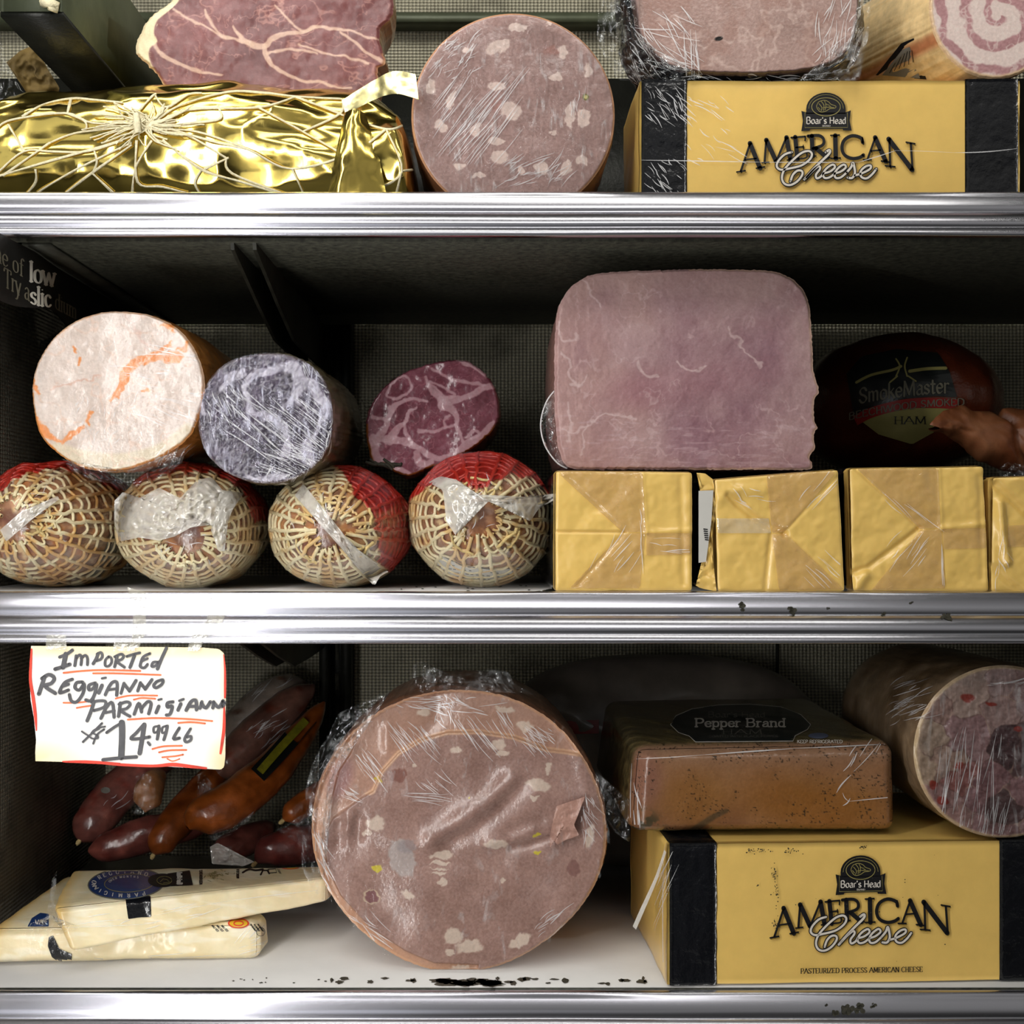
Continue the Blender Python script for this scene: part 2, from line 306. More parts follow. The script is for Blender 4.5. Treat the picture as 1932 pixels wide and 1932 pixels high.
GL = {
'A': (8, "0,0 4,10|4,10 8,0|1.5,3.6 6.5,3.6"), 'B': (7, "1,0 1,10|~1,10 4.5,10 5.6,7.7 4,5.3 1,5.3|~1,5.3 4.8,5.3 6.2,2.6 4.6,0 1,0"),
'C': (7.4, "~6.6,8 5,9.9 3,9.9 1,7.8 .6,5 1,2.2 3,.1 5,.1 6.6,1.8"), 'D': (8, "1,0 1,10|~1,10 4,10 6.8,7.8 7,5 6.8,2.2 4,0 1,0"),
'E': (6.6, "1,0 1,10|1,10 5.6,10 5.6,8.4|1,5.2 4.6,5.2|1,0 5.8,0 6,1.7"), 'F': (6, "1,0 1,10|1,10 5.6,10 5.6,8.4|1,5.2 4.6,5.2"),
'G': (7.6, "~6.6,8 5,9.9 3,9.9 1,7.8 .6,5 1,2.2 3,.1 5,.1 6.6,1|6.6,1 6.6,4.4"), 'H': (7.4, "1,0 1,10|6.2,0 6.2,10|1,5 6.2,5"),
'I': (2.6, "1.2,0 1.2,10"), 'K': (7, "1,0 1,10|6,10 1,4.5|2.5,6 6.5,0"), 'L': (6, "1,10 1,0 5.6,0 5.8,1.7"),
'M': (9.4, "1,0 1.5,10|1.5,10 4.7,1|4.7,1 7.9,10|7.9,10 8.4,0"), 'N': (8, "1,0 1,10|1,10 6.8,0|6.8,0 6.8,10"),
'O': (8.2, "~4,10 1.4,8.6 .6,5 1.4,1.4 4,0 6.6,1.4 7.4,5 6.6,8.6 4,10"), 'P': (6.6, "1,0 1,10|~1,10 4.5,10 6,7.6 4.5,4.8 1,4.8"),
'R': (7.2, "1,0 1,10|~1,10 4.5,10 6,7.6 4.5,4.8 1,4.8|3,4.8 6.7,0"), 'S': (6.2, "~5.3,8.2 4.2,9.9 2.2,9.9 .9,8.2 1.6,6 4.2,4.4 5.5,2.4 4.2,.2 2,.1 .6,2"),
'T': (7.2, "3.5,0 3.5,10|0,8.4 0,10 7,10 7,8.4"), 'U': (7.6, "1,10 1,3|~1,3 1.6,.7 3.6,0 5.6,.7 6.2,3|6.2,3 6.2,10"),
'V': (8, "0,10 3.8,0|3.8,0 7.6,10"), 'W': (10.6, "0,10 2.7,0|2.7,0 5.2,10|5.2,10 7.7,0|7.7,0 10.4,10"), 'Y': (7.2, "0,10 3.6,5|7.2,10 3.6,5|3.6,5 3.6,0"), 'Z': (6.8, "0.5,10 5.8,10|5.8,10 .5,0|.5,0 6,0 6,1.6"),
'a': (5.2, "~1,5.4 2.4,6.5 4,5.6 4.1,4|4.1,4 4.1,.6 5,0|~4.1,3.8 1.8,3.4 .6,1.8 1.4,.2 3,.3 4.1,1.6"), 'b': (5.4, "1,0 1,10|~1,5 2.6,6.5 4.4,5.6 4.7,3.2 4.2,.8 2.6,0 1,1.2"),
'c': (4.6, "~4,5.3 2.6,6.5 .9,5.3 .6,3.2 1.2,.8 2.6,0 4.2,1.1"), 'd': (5.4, "~4.3,1.4 2.8,0 .9,1 .6,3.3 1.2,5.8 2.8,6.5 4.3,5.4|4.3,10 4.3,0"),
'e': (5, "~.8,3.6 4.3,3.6 4.1,5.6 2.6,6.5 .9,5.2 .6,3 1.4,.6 3,0 4.5,1.2"), 'f': (3.8, "~4,9.2 3,10 1.9,9 1.8,7|1.8,7 1.8,0|.4,6.5 3.4,6.5"),
'h': (5.6, "1,0 1,10|~1,5 2.5,6.5 4.1,5.8 4.4,4|4.4,4 4.4,0"), 'i': (2.2, "1,0 1,6.5|.8,8.8 1.2,8.8"), 'k': (5.2, "1,0 1,10|4.4,6.5 1,2.8|2.2,4 4.8,0"),
'l': (2.2, "1,0 1,10"), 'm': (8.4, "1,0 1,6.5|~1,5 2.5,6.5 3.8,5.8 4,4|4,4 4,0|~4,5 5.5,6.5 6.8,5.8 7,4|7,4 7,0"), 'n': (5.6, "1,0 1,6.5|~1,5 2.5,6.5 4.1,5.8 4.4,4|4.4,4 4.4,0"),
'o': (5.4, "~2.7,6.5 1,5.5 .6,3.2 1,1 2.7,0 4.4,1 4.8,3.2 4.4,5.5 2.7,6.5"), 'p': (5.4, "1,-3 1,6.5|~1,5 2.6,6.5 4.3,5.6 4.7,3.2 4.2,.8 2.6,0 1,1.2"),
'r': (4, "1,0 1,6.5|~1,4.6 2.2,6.3 3.6,6.2"), 's': (4.4, "~3.7,5.4 2.4,6.5 .9,5.6 1.2,4 3,3 3.9,1.6 2.9,.1 .6,.9"), 't': (4, "1.8,9 1.8,1|~1.8,1 2.4,0 3.6,.6|.4,6.5 3.4,6.5"),
'u': (5.6, "1,6.5 1,2|~1,2 1.5,.2 3,.1 4.3,1.5|4.3,6.5 4.3,0"), 'w': (7.8, "0,6.5 2,0|2,0 3.8,6|3.8,6 5.6,0|5.6,0 7.5,6.5"), 'y': (5, "0,6.5 2.5,0|~4.8,6.5 2.5,0 1.2,-2.8 0,-2.8"),
"'": (2, "1,10 .7,7.6"), '.': (2, "1,0 1.3,.2"), ' ': (3.2, "")}
def text_rb(rb, s, x0, y0, h, thick=1.7, thin=.55, nib=25, serif=True, align='c', fn=None, sx=1.0, track=.4, slant=0):
    """skeleton lettering with a broad pen; fn bends (x, y) of the line, h is the cap height; y grows downward"""
    wd = sum(GL[c][0]+track for c in s)*h/10*sx; x = x0-(wd/2 if align == 'c' else 0 if align == 'l' else wd)
    if fn is None: fn = lambda a, b: (a, b)
    ph = math.radians(nib)
    for c in s:
        adv, g = GL[c]
        for st in [q for q in g.split('|') if q]:
            sm = st[0] == '~'; p = [tuple(map(float, v.split(','))) for v in st.lstrip('~').split()]
            ends = (p[0], p[1], p[-1], p[-2])
            if sm: p = catmull(p, 5)
            wsz = []
            for i in range(len(p)):
                a = p[max(i-1, 0)]; b = p[min(i+1, len(p)-1)]; th = math.atan2(b[1]-a[1], b[0]-a[0])
                wsz.append((thin+(thick-thin)*abs(math.sin(th-ph)))*h/10)
            f = lambda q: fn(x+(q[0]+slant*q[1])*h/10*sx, y0-q[1]*h/10)
            if not sm:
                p2 = []; w2 = []
                for i in range(len(p)-1):
                    for k in range(2): p2.append((p[i][0]+(p[i+1][0]-p[i][0])*k/2, p[i][1]+(p[i+1][1]-p[i][1])*k/2)); w2.append(wsz[i])
                p2.append(p[-1]); w2.append(wsz[-1]); p, wsz = p2, w2
            rb.add([f(q) for q in p], wsz, cap=(h > 14))
            if serif and not sm:
                for e, o in ((ends[0], ends[1]), (ends[2], ends[3])):
                    if e[1] in (0, 10, 6.5, -3) and abs(e[1]-o[1]) > abs(e[0]-o[0])*.8 and abs(e[1]-o[1]) > 2:
                        rb.add([f((e[0]-1.3, e[1])), f((e[0]+1.3, e[1]))], thin*1.2*h/10, cap=False)
        x += (adv+track)*h/10*sx

# ------------------------------------------------------------------ solids
def tube_np(pts, r, n=8, closed_end=True):
    """round tube along 3-D points with radius list"""
    P = np.array(pts, float); m = len(P); R = np.full(m, r, float) if not hasattr(r, '__len__') else np.array(r, float)
    T = np.gradient(P, axis=0); T /= np.linalg.norm(T, axis=1)[:, None]+1e-12
    up = np.array([0, 0, 1.]) if abs(T[0][2]) < .9 else np.array([1., 0, 0])
    V = []; u = np.cross(T[0], up); u /= np.linalg.norm(u)
    a = np.arange(n)/n*2*math.pi
    for i in range(m):
        u = u-T[i]*np.dot(u, T[i]); u /= np.linalg.norm(u)+1e-12; v = np.cross(T[i], u)
        V.append(P[i]+R[i]*(np.cos(a)[:, None]*u+np.sin(a)[:, None]*v))
    V = np.concatenate(V); F = grid_faces(n, m, True)
    return V, F
class MB:
    def __init__(s): s.V = []; s.F = []; s.n = 0
    def add(s, V, F): s.V.append(np.asarray(V, float)); s.F.append(np.asarray(F)+s.n); s.n += len(V)
    def tube(s, pts, r, n=6): s.add(*tube_np(pts, r, n))
    def box(s, a, b):
        (x0, y0, z0), (x1, y1, z1) = a, b
        V = [(x0, y0, z0), (x1, y0, z0), (x1, y1, z0), (x0, y1, z0), (x0, y0, z1), (x1, y0, z1), (x1, y1, z1), (x0, y1, z1)]
        s.add(V, [(0, 3, 2, 1), (4, 5, 6, 7), (0, 1, 5, 4), (1, 2, 6, 5), (2, 3, 7, 6), (3, 0, 4, 7)])
    def build(s, name, mat, parent=None, smooth=True, label=None, cols=None):
        return mk(name, np.concatenate(s.V), np.concatenate(s.F), mat, parent, smooth=smooth, label=label, cols=cols)
def prism(name, prof, x0, x1, mat, parent, smooth=False):
    """(y,z) profile extruded along x"""
    n = len(prof); V = [(x0, p[0], p[1]) for p in prof]+[(x1, p[0], p[1]) for p in prof]
    F = [(i, (i+1) % n, n+(i+1) % n, n+i) for i in range(n)]+[tuple(range(n))[::-1], tuple(range(n, 2*n))]
    return mk(name, V, F, mat, parent, smooth=smooth)
def resample(pts, n):
    P = np.array(pts, float); Q = np.vstack([P, P[:1]]); d = np.r_[0, np.cumsum(np.hypot(*(np.diff(Q, axis=0).T)))]
    t = np.arange(n)/n*d[-1]; return np.stack([np.interp(t, d, Q[:, 0]), np.interp(t, d, Q[:, 1])], 1)
def ellipse(cx, cy, rx, ry, ang=0, n=64, p=2.0):
    t = np.arange(n)/n*2*math.pi; c = np.sign(np.cos(t))*np.abs(np.cos(t))**(2/p); s_ = np.sign(np.sin(t))*np.abs(np.sin(t))**(2/p)
    a = math.radians(ang); return [(cx+rx*u*math.cos(a)-ry*v*math.sin(a), cy+rx*u*math.sin(a)+ry*v*math.cos(a)) for u, v in zip(c, s_)]
def cutloaf(root, outline, c, Yf, depth, paint, facemat, casemat, nring=120, nseg=480, tilt=(0, 0), disp=None, casepaint=None, drift=(0, 0), taper=.9, lip=.0015, smooth_outline=True, jitter=0, face_name='cut_face', case_name='casing', ndepth=26, casebump=.0006, prof=None, zmin=-9):
    """a sliced joint: painted cut face towards the camera and a casing running back from it"""
    o = catmull(outline, 6, True) if smooth_outline else outline
    o = resample(o, nseg)
    if jitter: o = o+(np.stack([fbm(np.arange(nseg), np.zeros(nseg), 3, 3, 41), fbm(np.arange(nseg), np.zeros(nseg)+9, 3, 3, 43)], 1)-.5)*jitter*2
    c = np.array(c, float); s = sf(Yf)
    t = np.linspace(0, 1, nring); px = (c[0]+t[:, None]*(o[:, 0]-c[0])[None]).ravel(); py = (c[1]+t[:, None]*(o[:, 1]-c[1])[None]).ravel()
    tt = np.repeat(t, nseg)
    Y = Yf+tilt[0]*(px-c[0])*s+tilt[1]*(py-c[1])*s
    if disp is not None: Y = Y+disp(px, py)*(1-ss(.97, 1, tt))
    Y = Y+lip*ss(.965, 1, tt)**2
    V = np.stack([(px-VX)*s, Y, np.maximum((VY-py)*s, zmin)], 1)
    face = mk(face_name, V, grid_faces(nseg, nring, True), facemat, root, cols=paint(px, py, tt))
    # casing
    zr = np.linspace(0, 1, ndepth)**1.4; E = V[-nseg:]; ctr = np.array([(c[0]-VX)*s, 0, (VY-c[1])*s]); rows = []
    if prof is None: prof = lambda q: (1+.015*math.sin(min(1, q*8)*math.pi/2))*(1-(1-taper)*q*q)*(1 if q < .86 else math.sqrt(max(0, 1-((q-.86)/.145)**2)))
    for i, q in enumerate(zr):
        k = prof(q); R = E.copy(); R[:, 0] = ctr[0]+(E[:, 0]-ctr[0])*k+drift[0]*q; R[:, 2] = ctr[2]+(E[:, 2]-ctr[2])*k+drift[1]*q
        R[:, 1] = E[:, 1]*(1-q)+(Yf+depth)*q+0
        if i > 0 and casebump:
            nn = (E-ctr); nn[:, 1] = 0; nn /= np.linalg.norm(nn, axis=1)[:, None]; b = (fbm(np.arange(nseg)*1., np.full(nseg, i*9.), 14, 3, 5)-.5)*2*casebump*min(1, i/2); b[-3:] *= 0
            R += nn*b[:, None]
        rows.append(R)
    CV = np.concatenate(rows); CV[:, 2] = np.maximum(CV[:, 2], zmin)
    cc = casepaint(np.tile(np.arange(nseg), ndepth), np.repeat(zr, nseg), CV) if casepaint else None
    case = mk(case_name, CV, grid_faces(nseg, ndepth, True)[:, ::-1], casemat, root, cols=cc)
    return face, case
def rcube(n=(24, 8, 16), r=(.05, .05, .05)):
    """unit rounded cube: returns unit coords (N,3) and quads; n and r per axis"""
    V = []; F = []; off = 0
    for ax in range(3):
        a, b = [k for k in range(3) if k != ax]
        ga = np.linspace(0, 1, n[a]+1); gb = np.linspace(0, 1, n[b]+1); A, B = np.meshgrid(ga, gb)
        for side in (0, 1):
            P = np.zeros((A.size, 3)); P[:, a] = A.ravel(); P[:, b] = B.ravel(); P[:, ax] = side; V.append(P)
            g = grid_faces(n[a]+1, n[b]+1); F.append((g if side else g[:, ::-1])+off); off += A.size
    V = np.concatenate(V); F = np.concatenate(F); r = np.array(r)
    # merge duplicated edge vertices
    key = np.round(V*100000).astype(np.int64); _, idx, inv = np.unique(key, axis=0, return_index=True, return_inverse=True)
    inv = inv.ravel(); V = V[idx]; F = inv[F]
    core = np.clip(V, r, 1-r); d = (V-core)/r; L = np.linalg.norm(d, axis=1); L[L == 0] = 1
    mx = np.max(np.abs(d), axis=1); k = np.where(L > 0, mx/L, 1); return core+d*k[:, None]*r, F, V
def hexa(name, corners, mat, parent, n=(24, 8, 16), r=(.04, .08, .04), noise=0, nsize=.02, paint=None, warp=None, label=None):
    """rounded block mapped into 8 corners: order (x0y0z0, x1y0z0, x0y1z0, x1y1z0, x0y0z1, x1y0z1, x0y1z1, x1y1z1)"""
    U, F, U0 = rcube(n, r); K = np.array(corners, float); u, v, q = U.T
    wts = [(1-u)*(1-v)*(1-q), u*(1-v)*(1-q), (1-u)*v*(1-q), u*v*(1-q), (1-u)*(1-v)*q, u*(1-v)*q, (1-u)*v*q, u*v*q]
    V = sum(wts[i][:, None]*K[i][None] for i in range(8))
    if noise:
        cen = V.mean(0); nn = V-cen; nn /= np.linalg.norm(nn, axis=1)[:, None]
        b = fbm(V[:, 0]+V[:, 1]*.7+5, V[:, 2]+V[:, 1]*.6+5, nsize, 4, 21)-.5; V = V+nn*(b*2*noise)[:, None]
    if warp is not None: V = warp(V, U)
    return mk(name, V, F, mat, parent, cols=(paint(V, U0) if paint else None), label=label)
def boxc(x0, x1, y0, y1, z0, z1): return [(x0, y0, z0), (x1, y0, z0), (x0, y1, z0), (x1, y1, z0), (x0, y0, z1), (x1, y0, z1), (x0, y1, z1), (x1, y1, z1)]
def crumple(name, outline, depthfn, mat, parent, n=26, amp=.003, size=10, seed=3, label=None, off=0):
    """loose crumpled film: polygon in photo rows/columns turned into a wrinkled sheet at the depth of what it lies on"""
    o = resample(outline, n*3); c = o.mean(0); V = []
    for j in range(n):
        t = j/(n-1)
        for p in o:
            q = c+(p-c)*t; V.append((q[0], q[1]))
    V = np.array(V); h = ridge(V[:, 0], V[:, 1], size, 3, seed)
    P = []
    for (x, y), hh in zip(V, h):
        b = depthfn(x, y); k = hh*amp+off; P.append(W(x, y, b-k))
    return mk(name, np.array(P), grid_faces(n*3, n, True), mat, parent, label=label)
def creases(name, b, lines, parent, width=1.6, mat=None, off=.0009, Yd=None, label=None):
    """creases of the wrap as thin whitish strips; their glint is put into the colour"""
    rb = RB()
    for (x0, y0, x1, y1) in lines:
        k = 7; bow = random.uniform(-2.5, 2.5); L = math.hypot(x1-x0, y1-y0)+1e-6; nx, ny = -(y1-y0)/L, (x1-x0)/L
        pts = [(x0+(x1-x0)*i/k+nx*bow*math.sin(i/k*math.pi), y0+(y1-y0)*i/k+ny*bow*math.sin(i/k*math.pi)) for i in range(k+1)]
        wd = width*random.uniform(.4, 1.3); rb.add(pts, [wd*math.sin((i+.35)/(k+.7)*math.pi)+.2 for i in range(k+1)], cap=False)
    o = rb.build(name, mat or M['crease'], parent, lambda x, y: hit(b, x, y, off, Yd), label=label)
    if o is not None: o['kind'] = 'stuff'
    return o
def fan(cx, cy, ang, spread, r0, r1, n, sx=60, sy=60):
    out = []
    for _ in range(n):
        a = math.radians(ang+random.uniform(-spread, spread)); x = cx+random.uniform(-sx, sx); y = cy+random.uniform(-sy, sy); L = random.uniform(r0, r1)
        out.append((x, y, x+math.cos(a)*L, y+math.sin(a)*L))
    return out
# ------------------------------------------------------------------ the case: walls, shelves, uprights
XL, XR, YB = -.338, .62, .35
ZT, ZM, ZB = .1985, -.0385, -.277           # the three decks
def quad(name, pts, mat, nu=2): return mk(name, pts, [(0, 1, 2, 3)], mat, smooth=False)
struct(quad('wall_back', [(-.62, YB, -.42), (XR, YB, -.42), (XR, YB, .75), (-.62, YB, .75)], M['wall']))
mb = MB(); mb.box((XL-.02, -.10, -.42), (XL, YB, ZT-.030)); mb.box((-.62, -.02, .1), (-.60, YB, .75))
struct(mb.build('wall_left', M['wall_side'], smooth=False))
struct(quad('wall_right', [(XR, -.02, -.42), (XR, YB, -.42), (XR, YB, .75), (XR, -.02, .75)], M['wall_side']))
struct(quad('ceiling', [(-.62, -.02, .75), (XR, -.02, .75), (XR, YB, .75), (-.62, YB, .75)], M['under']))
struct(quad('floor', [(-.62, -.02, -.42), (XR, -.02, -.42), (XR, YB, -.42), (-.62, YB, -.42)], M['under']))
mb = MB(); mb.box((-.60, YB-.022, .434), (XR, YB, .442)); struct(mb.build('trim_1', M['green_steel'], smooth=False))
mb = MB(); mb.box((-.60, YB-.012, .20), (XR, YB, .389)); struct(mb.build('back_shade_panel', M['black_steel'], smooth=False))  # black panel added where the back wall only lies in shadow
mb = MB()
mb.box((-.261, YB-.003, -.06), (-.2585, YB, .17)); mb.box((.245, YB-.003, -.30), (.2475, YB, -.06)); struct(mb.build('trim_3', M['dark_steel'], smooth=False))

def rail_mesh(x0, x1, lz, parent):
    pr_ = [(.0015, -.003), (.0015, 0), (-.001, .0009), (-.0035, .0007), (-.0050, -.0003), (-.0054, -.0016), (-.0066, -.0030), (-.0088, -.0080), (-.0104, -.0120),
           (-.0100, -.0128), (-.0112, -.0134), (-.0135, -.0148), (-.0162, -.0178), (-.0174, -.0205), (-.0178, -.0228), (-.0172, -.0236), (-.0182, -.0242), (-.0192, -.0258), (-.0200, -.0268), (-.0204, -.0282), (-.0196, -.0292), (-.012, -.0290), (.0015, -.0250)]
    P = []
    for i, p in enumerate(pr_):       # densify so that the sheet can wave slightly
        P.append(p)
    xs = np.linspace(x0, x1, 60); n = len(P); V = []
    for x in xs:
        wv = .0003*math.sin(x*19+lz*40)+.0002*math.sin(x*47)
        for k, p in enumerate(P): V.append((x, p[0]+wv*(1 if 4 < k < 20 else 0), lz+p[1]))
    F = grid_faces(n, len(xs), True)
    return mk('price_rail', V, F, M['rail'], parent, smooth=False, label='bright aluminium price rail along the front edge')
def spots(name, pts, parent, mat, Yf, seed):
    """flaked patches of bare metal or mould: irregular thin scabs"""
    rs = np.random.RandomState(seed); V = []; F = []
    for (px, py, rx, ry, flat) in pts:
        n = 16; k = len(V); ra = .65+.5*rs.rand(n)
        for i in range(n):
            a = i/n*2*math.pi; dx, dy = math.cos(a)*rx*ra[i], math.sin(a)*ry*ra[i]
            if flat is None: V.append(tuple(W(px+dx, py+dy, Yf(py+dy))))
            else: yy = ycut(py+dy, flat); p = W(px+dx, py+dy, yy); V.append((p[0], p[1], flat+.0004))
        F.append(tuple(range(k, k+n)))
    o = mk(name, V, F, mat, parent, smooth=False); o['kind'] = 'stuff'; return o
def shelf(label, dz, lz, deckmat, rail_label):
    t = thing('display_shelf', label, 'shelf', (0, 0, dz), 'shelves of the refrigerated case')
    mb = MB(); mb.box((XL if dz < .1 else -.42, .001, dz-.0235), (XR-.005, YB-.026, dz-.0008)); mb.build('shelf_frame', M['under'], t, smooth=False)
    mb = MB(); mb.box((XL if dz < .1 else -.42, .0012, dz-.0007), (XR-.005, YB-.026, dz)); mb.build('deck', deckmat, t, smooth=False)
    rail_mesh(-.42 if dz > .1 else XL+.0008, XR-.03, lz, t)['label'] = rail_label; return t
sh1 = shelf('upper metal shelf carrying the gold foil parcel and the large cut mortadella', ZT, ZT+.0046, M['dark_steel'], 'bright aluminium rail under the gold parcel')
sh2 = shelf('middle metal shelf carrying the four netted hams and the cheese loaves seen end-on', ZM, ZM+.0006, M['white_enamel'], 'aluminium rail with clear tape at the left and mould spots at the right')
sh3 = shelf('bottom white shelf carrying the parmesan wedges and the biggest mortadella', ZB, ZB-.0020, M['white_enamel'], 'aluminium rail at the very bottom of the case')
# bracket under the upper shelf and the bracket of a shelf above the picture
def plate(mbx, x, th, prof):
    n = len(prof); V = [(x, p[0], p[1]) for p in prof]+[(x+th, p[0], p[1]) for p in prof]
    mk_f = [[i, (i+1) % n, n+(i+1) % n, n+i] for i in range(n)]
    mbx.add(V, mk_f)
def bracket(zt, parent):
    prof = [(.004, zt), (.006, zt-.004), (.028, zt-.009), (.09, zt-.023), (.161, zt-.037), (.24, zt-.0385), (.326, zt-.0385), (.326, zt)]
    V = []; F = []
    for x in (-.1605, -.1470):
        n = len(prof); k = len(V)
        V += [(x, a, b) for a, b in prof]+[(x+.0022, a, b) for a, b in prof]
        F += [tuple(k+i for i in range(n))[::-1], tuple(k+n+i for i in range(n))]+[(k+i, k+(i+1) % n, k+n+(i+1) % n, k+n+i) for i in range(n)]
    mk('bracket', V, F, M['dark_steel'], parent, smooth=False)
mb = MB(); mb.box((-.2895, .003, ZT-.050), (-.2870, YB-.03, ZT-.0238)); mb.box((-.2895, .003, ZT-.0262), (-.270, YB-.03, ZT-.0238)); mb.build('side_flange', M['dark_steel'], sh1, smooth=False)
bracket(ZT-.0236, sh1); bracket(ZM-.0236, sh2)
up = thing('shelf_upright', 'dark slotted steel upright on the back panel left of centre', 'upright', (-.135, YB, -.3))
mb = MB(); mb.box((-.149, YB-.025, -.33), (-.1405, YB-.0005, .42)); mb.box((-.1305, YB-.025, -.33), (-.122, YB-.0005, .42)); mb.box((-.149, YB-.008, -.33), (-.122, YB-.0005, .42)); mb.build('channel', M['black_steel'], up, smooth=False)
mb = MB()
for k in range(28): mb.box((-.1372, YB-.0095, -.32+k*.026), (-.1338, YB-.0078, -.32+k*.026+.014))
mb.build('slots', M['grime'], up, smooth=False)
ua = thing('steel_beam', 'olive-grey hollow steel beam running back in the top left corner', 'beam', (-.279, 0, .31))
mb = MB(); mbd = MB(); mbd.box((-.2985, -.001, .3105), (-.2606, YB-.026, .3135)); mbd.build('underside', M['black_steel'], ua, smooth=False); mb.box((-.2985, -.002, .3135), (-.296, YB-.026, .38)); mb.box((-.2631, -.002, .3135), (-.2606, YB-.026, .38)); mb.box((-.296, -.002, .3135), (-.2631, 0, .38)); mb.build('channel', M['green_steel'], ua, smooth=False)  # underside in black: the shade below the olive beam put into its colour
mb = MB(); V, F = tube_np([(-.268+.004*math.sin(i), -.004-.002*math.cos(i*2), .3135+.0012*i) for i in range(6)], [.001, .003, .0035, .003, .0035, .001], 8); mb.add(V, F); mb.build('frost_lump', M['string'], ua, label='crust of pale frost')

# wear on the shelves
M['rust'] = pr('flaked_grey_metal', (84, 82, 72), .6, .3, .6, 500, .5, 500)
rs = np.random.RandomState(4)
ptsB = [(rs.uniform(620, 1230), rs.uniform(1846, 1858), rs.uniform(3, 12), rs.uniform(1.5, 5), ZB) for _ in range(34)]+[(890+rs.uniform(-60, 70), 1855+rs.uniform(-5, 4), 22, 5, ZB) for _ in range(12)]+[(rs.uniform(420, 640), rs.uniform(1846, 1856), rs.uniform(1, 3), 1.2, ZB) for _ in range(14)]
spots('rust_spots', ptsB, sh3, M['rust'], None, 5)
ptsM = [(rs.uniform(1010, 1160), rs.uniform(1113, 1118), rs.uniform(4, 12), rs.uniform(1, 2), ZM) for _ in range(16)]+[(rs.uniform(740, 1040), rs.uniform(1104, 1116), rs.uniform(1, 4), 1, ZM) for _ in range(14)]
spots('rust_spots', ptsM, sh2, M['rust'], None, 6)
bR = bvh([o for o in sh2.children if o.name.startswith('price_rail')][0])
bR3 = bvh([o for o in sh3.children if o.name.startswith('price_rail')][0])
def scabs(name, lst, b, parent, seed, mat):
    rs = np.random.RandomState(seed); rb = RB()
    for (px, py, r) in lst:
        for _ in range(int(5+r)):
            a = rs.uniform(0, 6.28); d = rs.uniform(0, r)*.8; q = rs.uniform(.25, .5)*r; cx, cy = px+math.cos(a)*d, py+math.sin(a)*d*.8
            rb.poly([(cx+math.cos(i)*q*rs.uniform(.6, 1), cy+math.sin(i)*q*rs.uniform(.6, 1)) for i in np.arange(0, 6.2, .7)])
    o = rb.build(name, mat, parent, lambda x, y: hit(b, x, y, .0005)); o['kind'] = 'stuff'; return o
scabs('mould_spots', [(1400, 1141, 9), (1401, 1150, 5), (1495, 1150, 9), (1497, 1158, 5), (1563, 1148, 4), (1668, 1158, 6), (1786, 1164, 11), (1794, 1168, 6), (1720, 1137, 5)], bR, sh2, 3, M['grime'])
scabs('mould_spots', [(1600, 1905, 14), (1622, 1903, 12), (1575, 1912, 8), (1648, 1898, 7), (1560, 1896, 4)], bR3, sh3, 4, M['grime'])
# ------------------------------------------------------------------ printed strip on the left wall of the middle shelf
ps = thing('printed_strip', 'black plastic strip with white lettering, curling off the left wall', 'sign', (-.286, .02, .16))
def strip_pt(u, v):
    """u along the wall (m, 0 at the front), v down from the top; bows away from the wall"""
    bow = .004+.010*math.exp(-((u-.085)/.03)**2)+.002*math.sin(v*60)
    return np.array([-.2865+bow*(.25+v/.09), -.072+u, ZT-.026-v-.0015])
nu_, nv_ = 90, 16; V = []
for j in range(nv_):
    for i in range(nu_):
        u = i/(nu_-1)*.37; hh = .036+.004*math.sin(u*36+.4)+.006*ss(.11, .18, u); V.append(strip_pt(u, hh*j/(nv_-1)))
V = np.array(V); Fq = grid_faces(nu_, nv_)
strip = mk('strip', np.vstack([V, V+np.array([.0007, 0, 0])]), np.vstack([Fq[:, ::-1], Fq+len(V)]), pr('matte_black_print', (17, 17, 15), .5, 0, .2, 60, .2, 90), ps)
bS = bvh(strip)
M['letter_grey'] = pr('grey_lettering', (112, 108, 92), .5, 0, .1); M['letter_white'] = pr('white_lettering', (238, 236, 222), .45, 0, .05)
shr = lambda oy: (lambda x, y: (x, y+.62*(x-0)+oy))
rb = RB(); text_rb(rb, 'ne of', -9, 496, 33, .9, .42, 0, True, 'l', lambda x, y: (x, y+.6*x), .66); text_rb(rb, 'Try a', 8, 535, 35, .9, .42, 0, True, 'l', lambda x, y: (x, y+.6*x), .52)
text_rb(rb, 'dium', 104, 582, 30, .9, .42, 0, True, 'l', lambda x, y: (x, y+.5*(x-104)), .6)
rb.build('faint_lettering', M['letter_grey'], ps, lambda x, y: hit(bS, x, y, .0008))
rb = RB(); text_rb(rb, 'low', 56, 530, 37, 1.5, .6, 0, True, 'l', lambda x, y: (x, y+.22*(x-55)), .8); text_rb(rb, 'slic', 57, 573, 34, 1.5, .6, 0, True, 'l', lambda x, y: (x, y+.17*(x-57)), .8)
rb.build('bold_lettering', M['letter_white'], ps, lambda x, y: hit(bS, x, y, .0008))

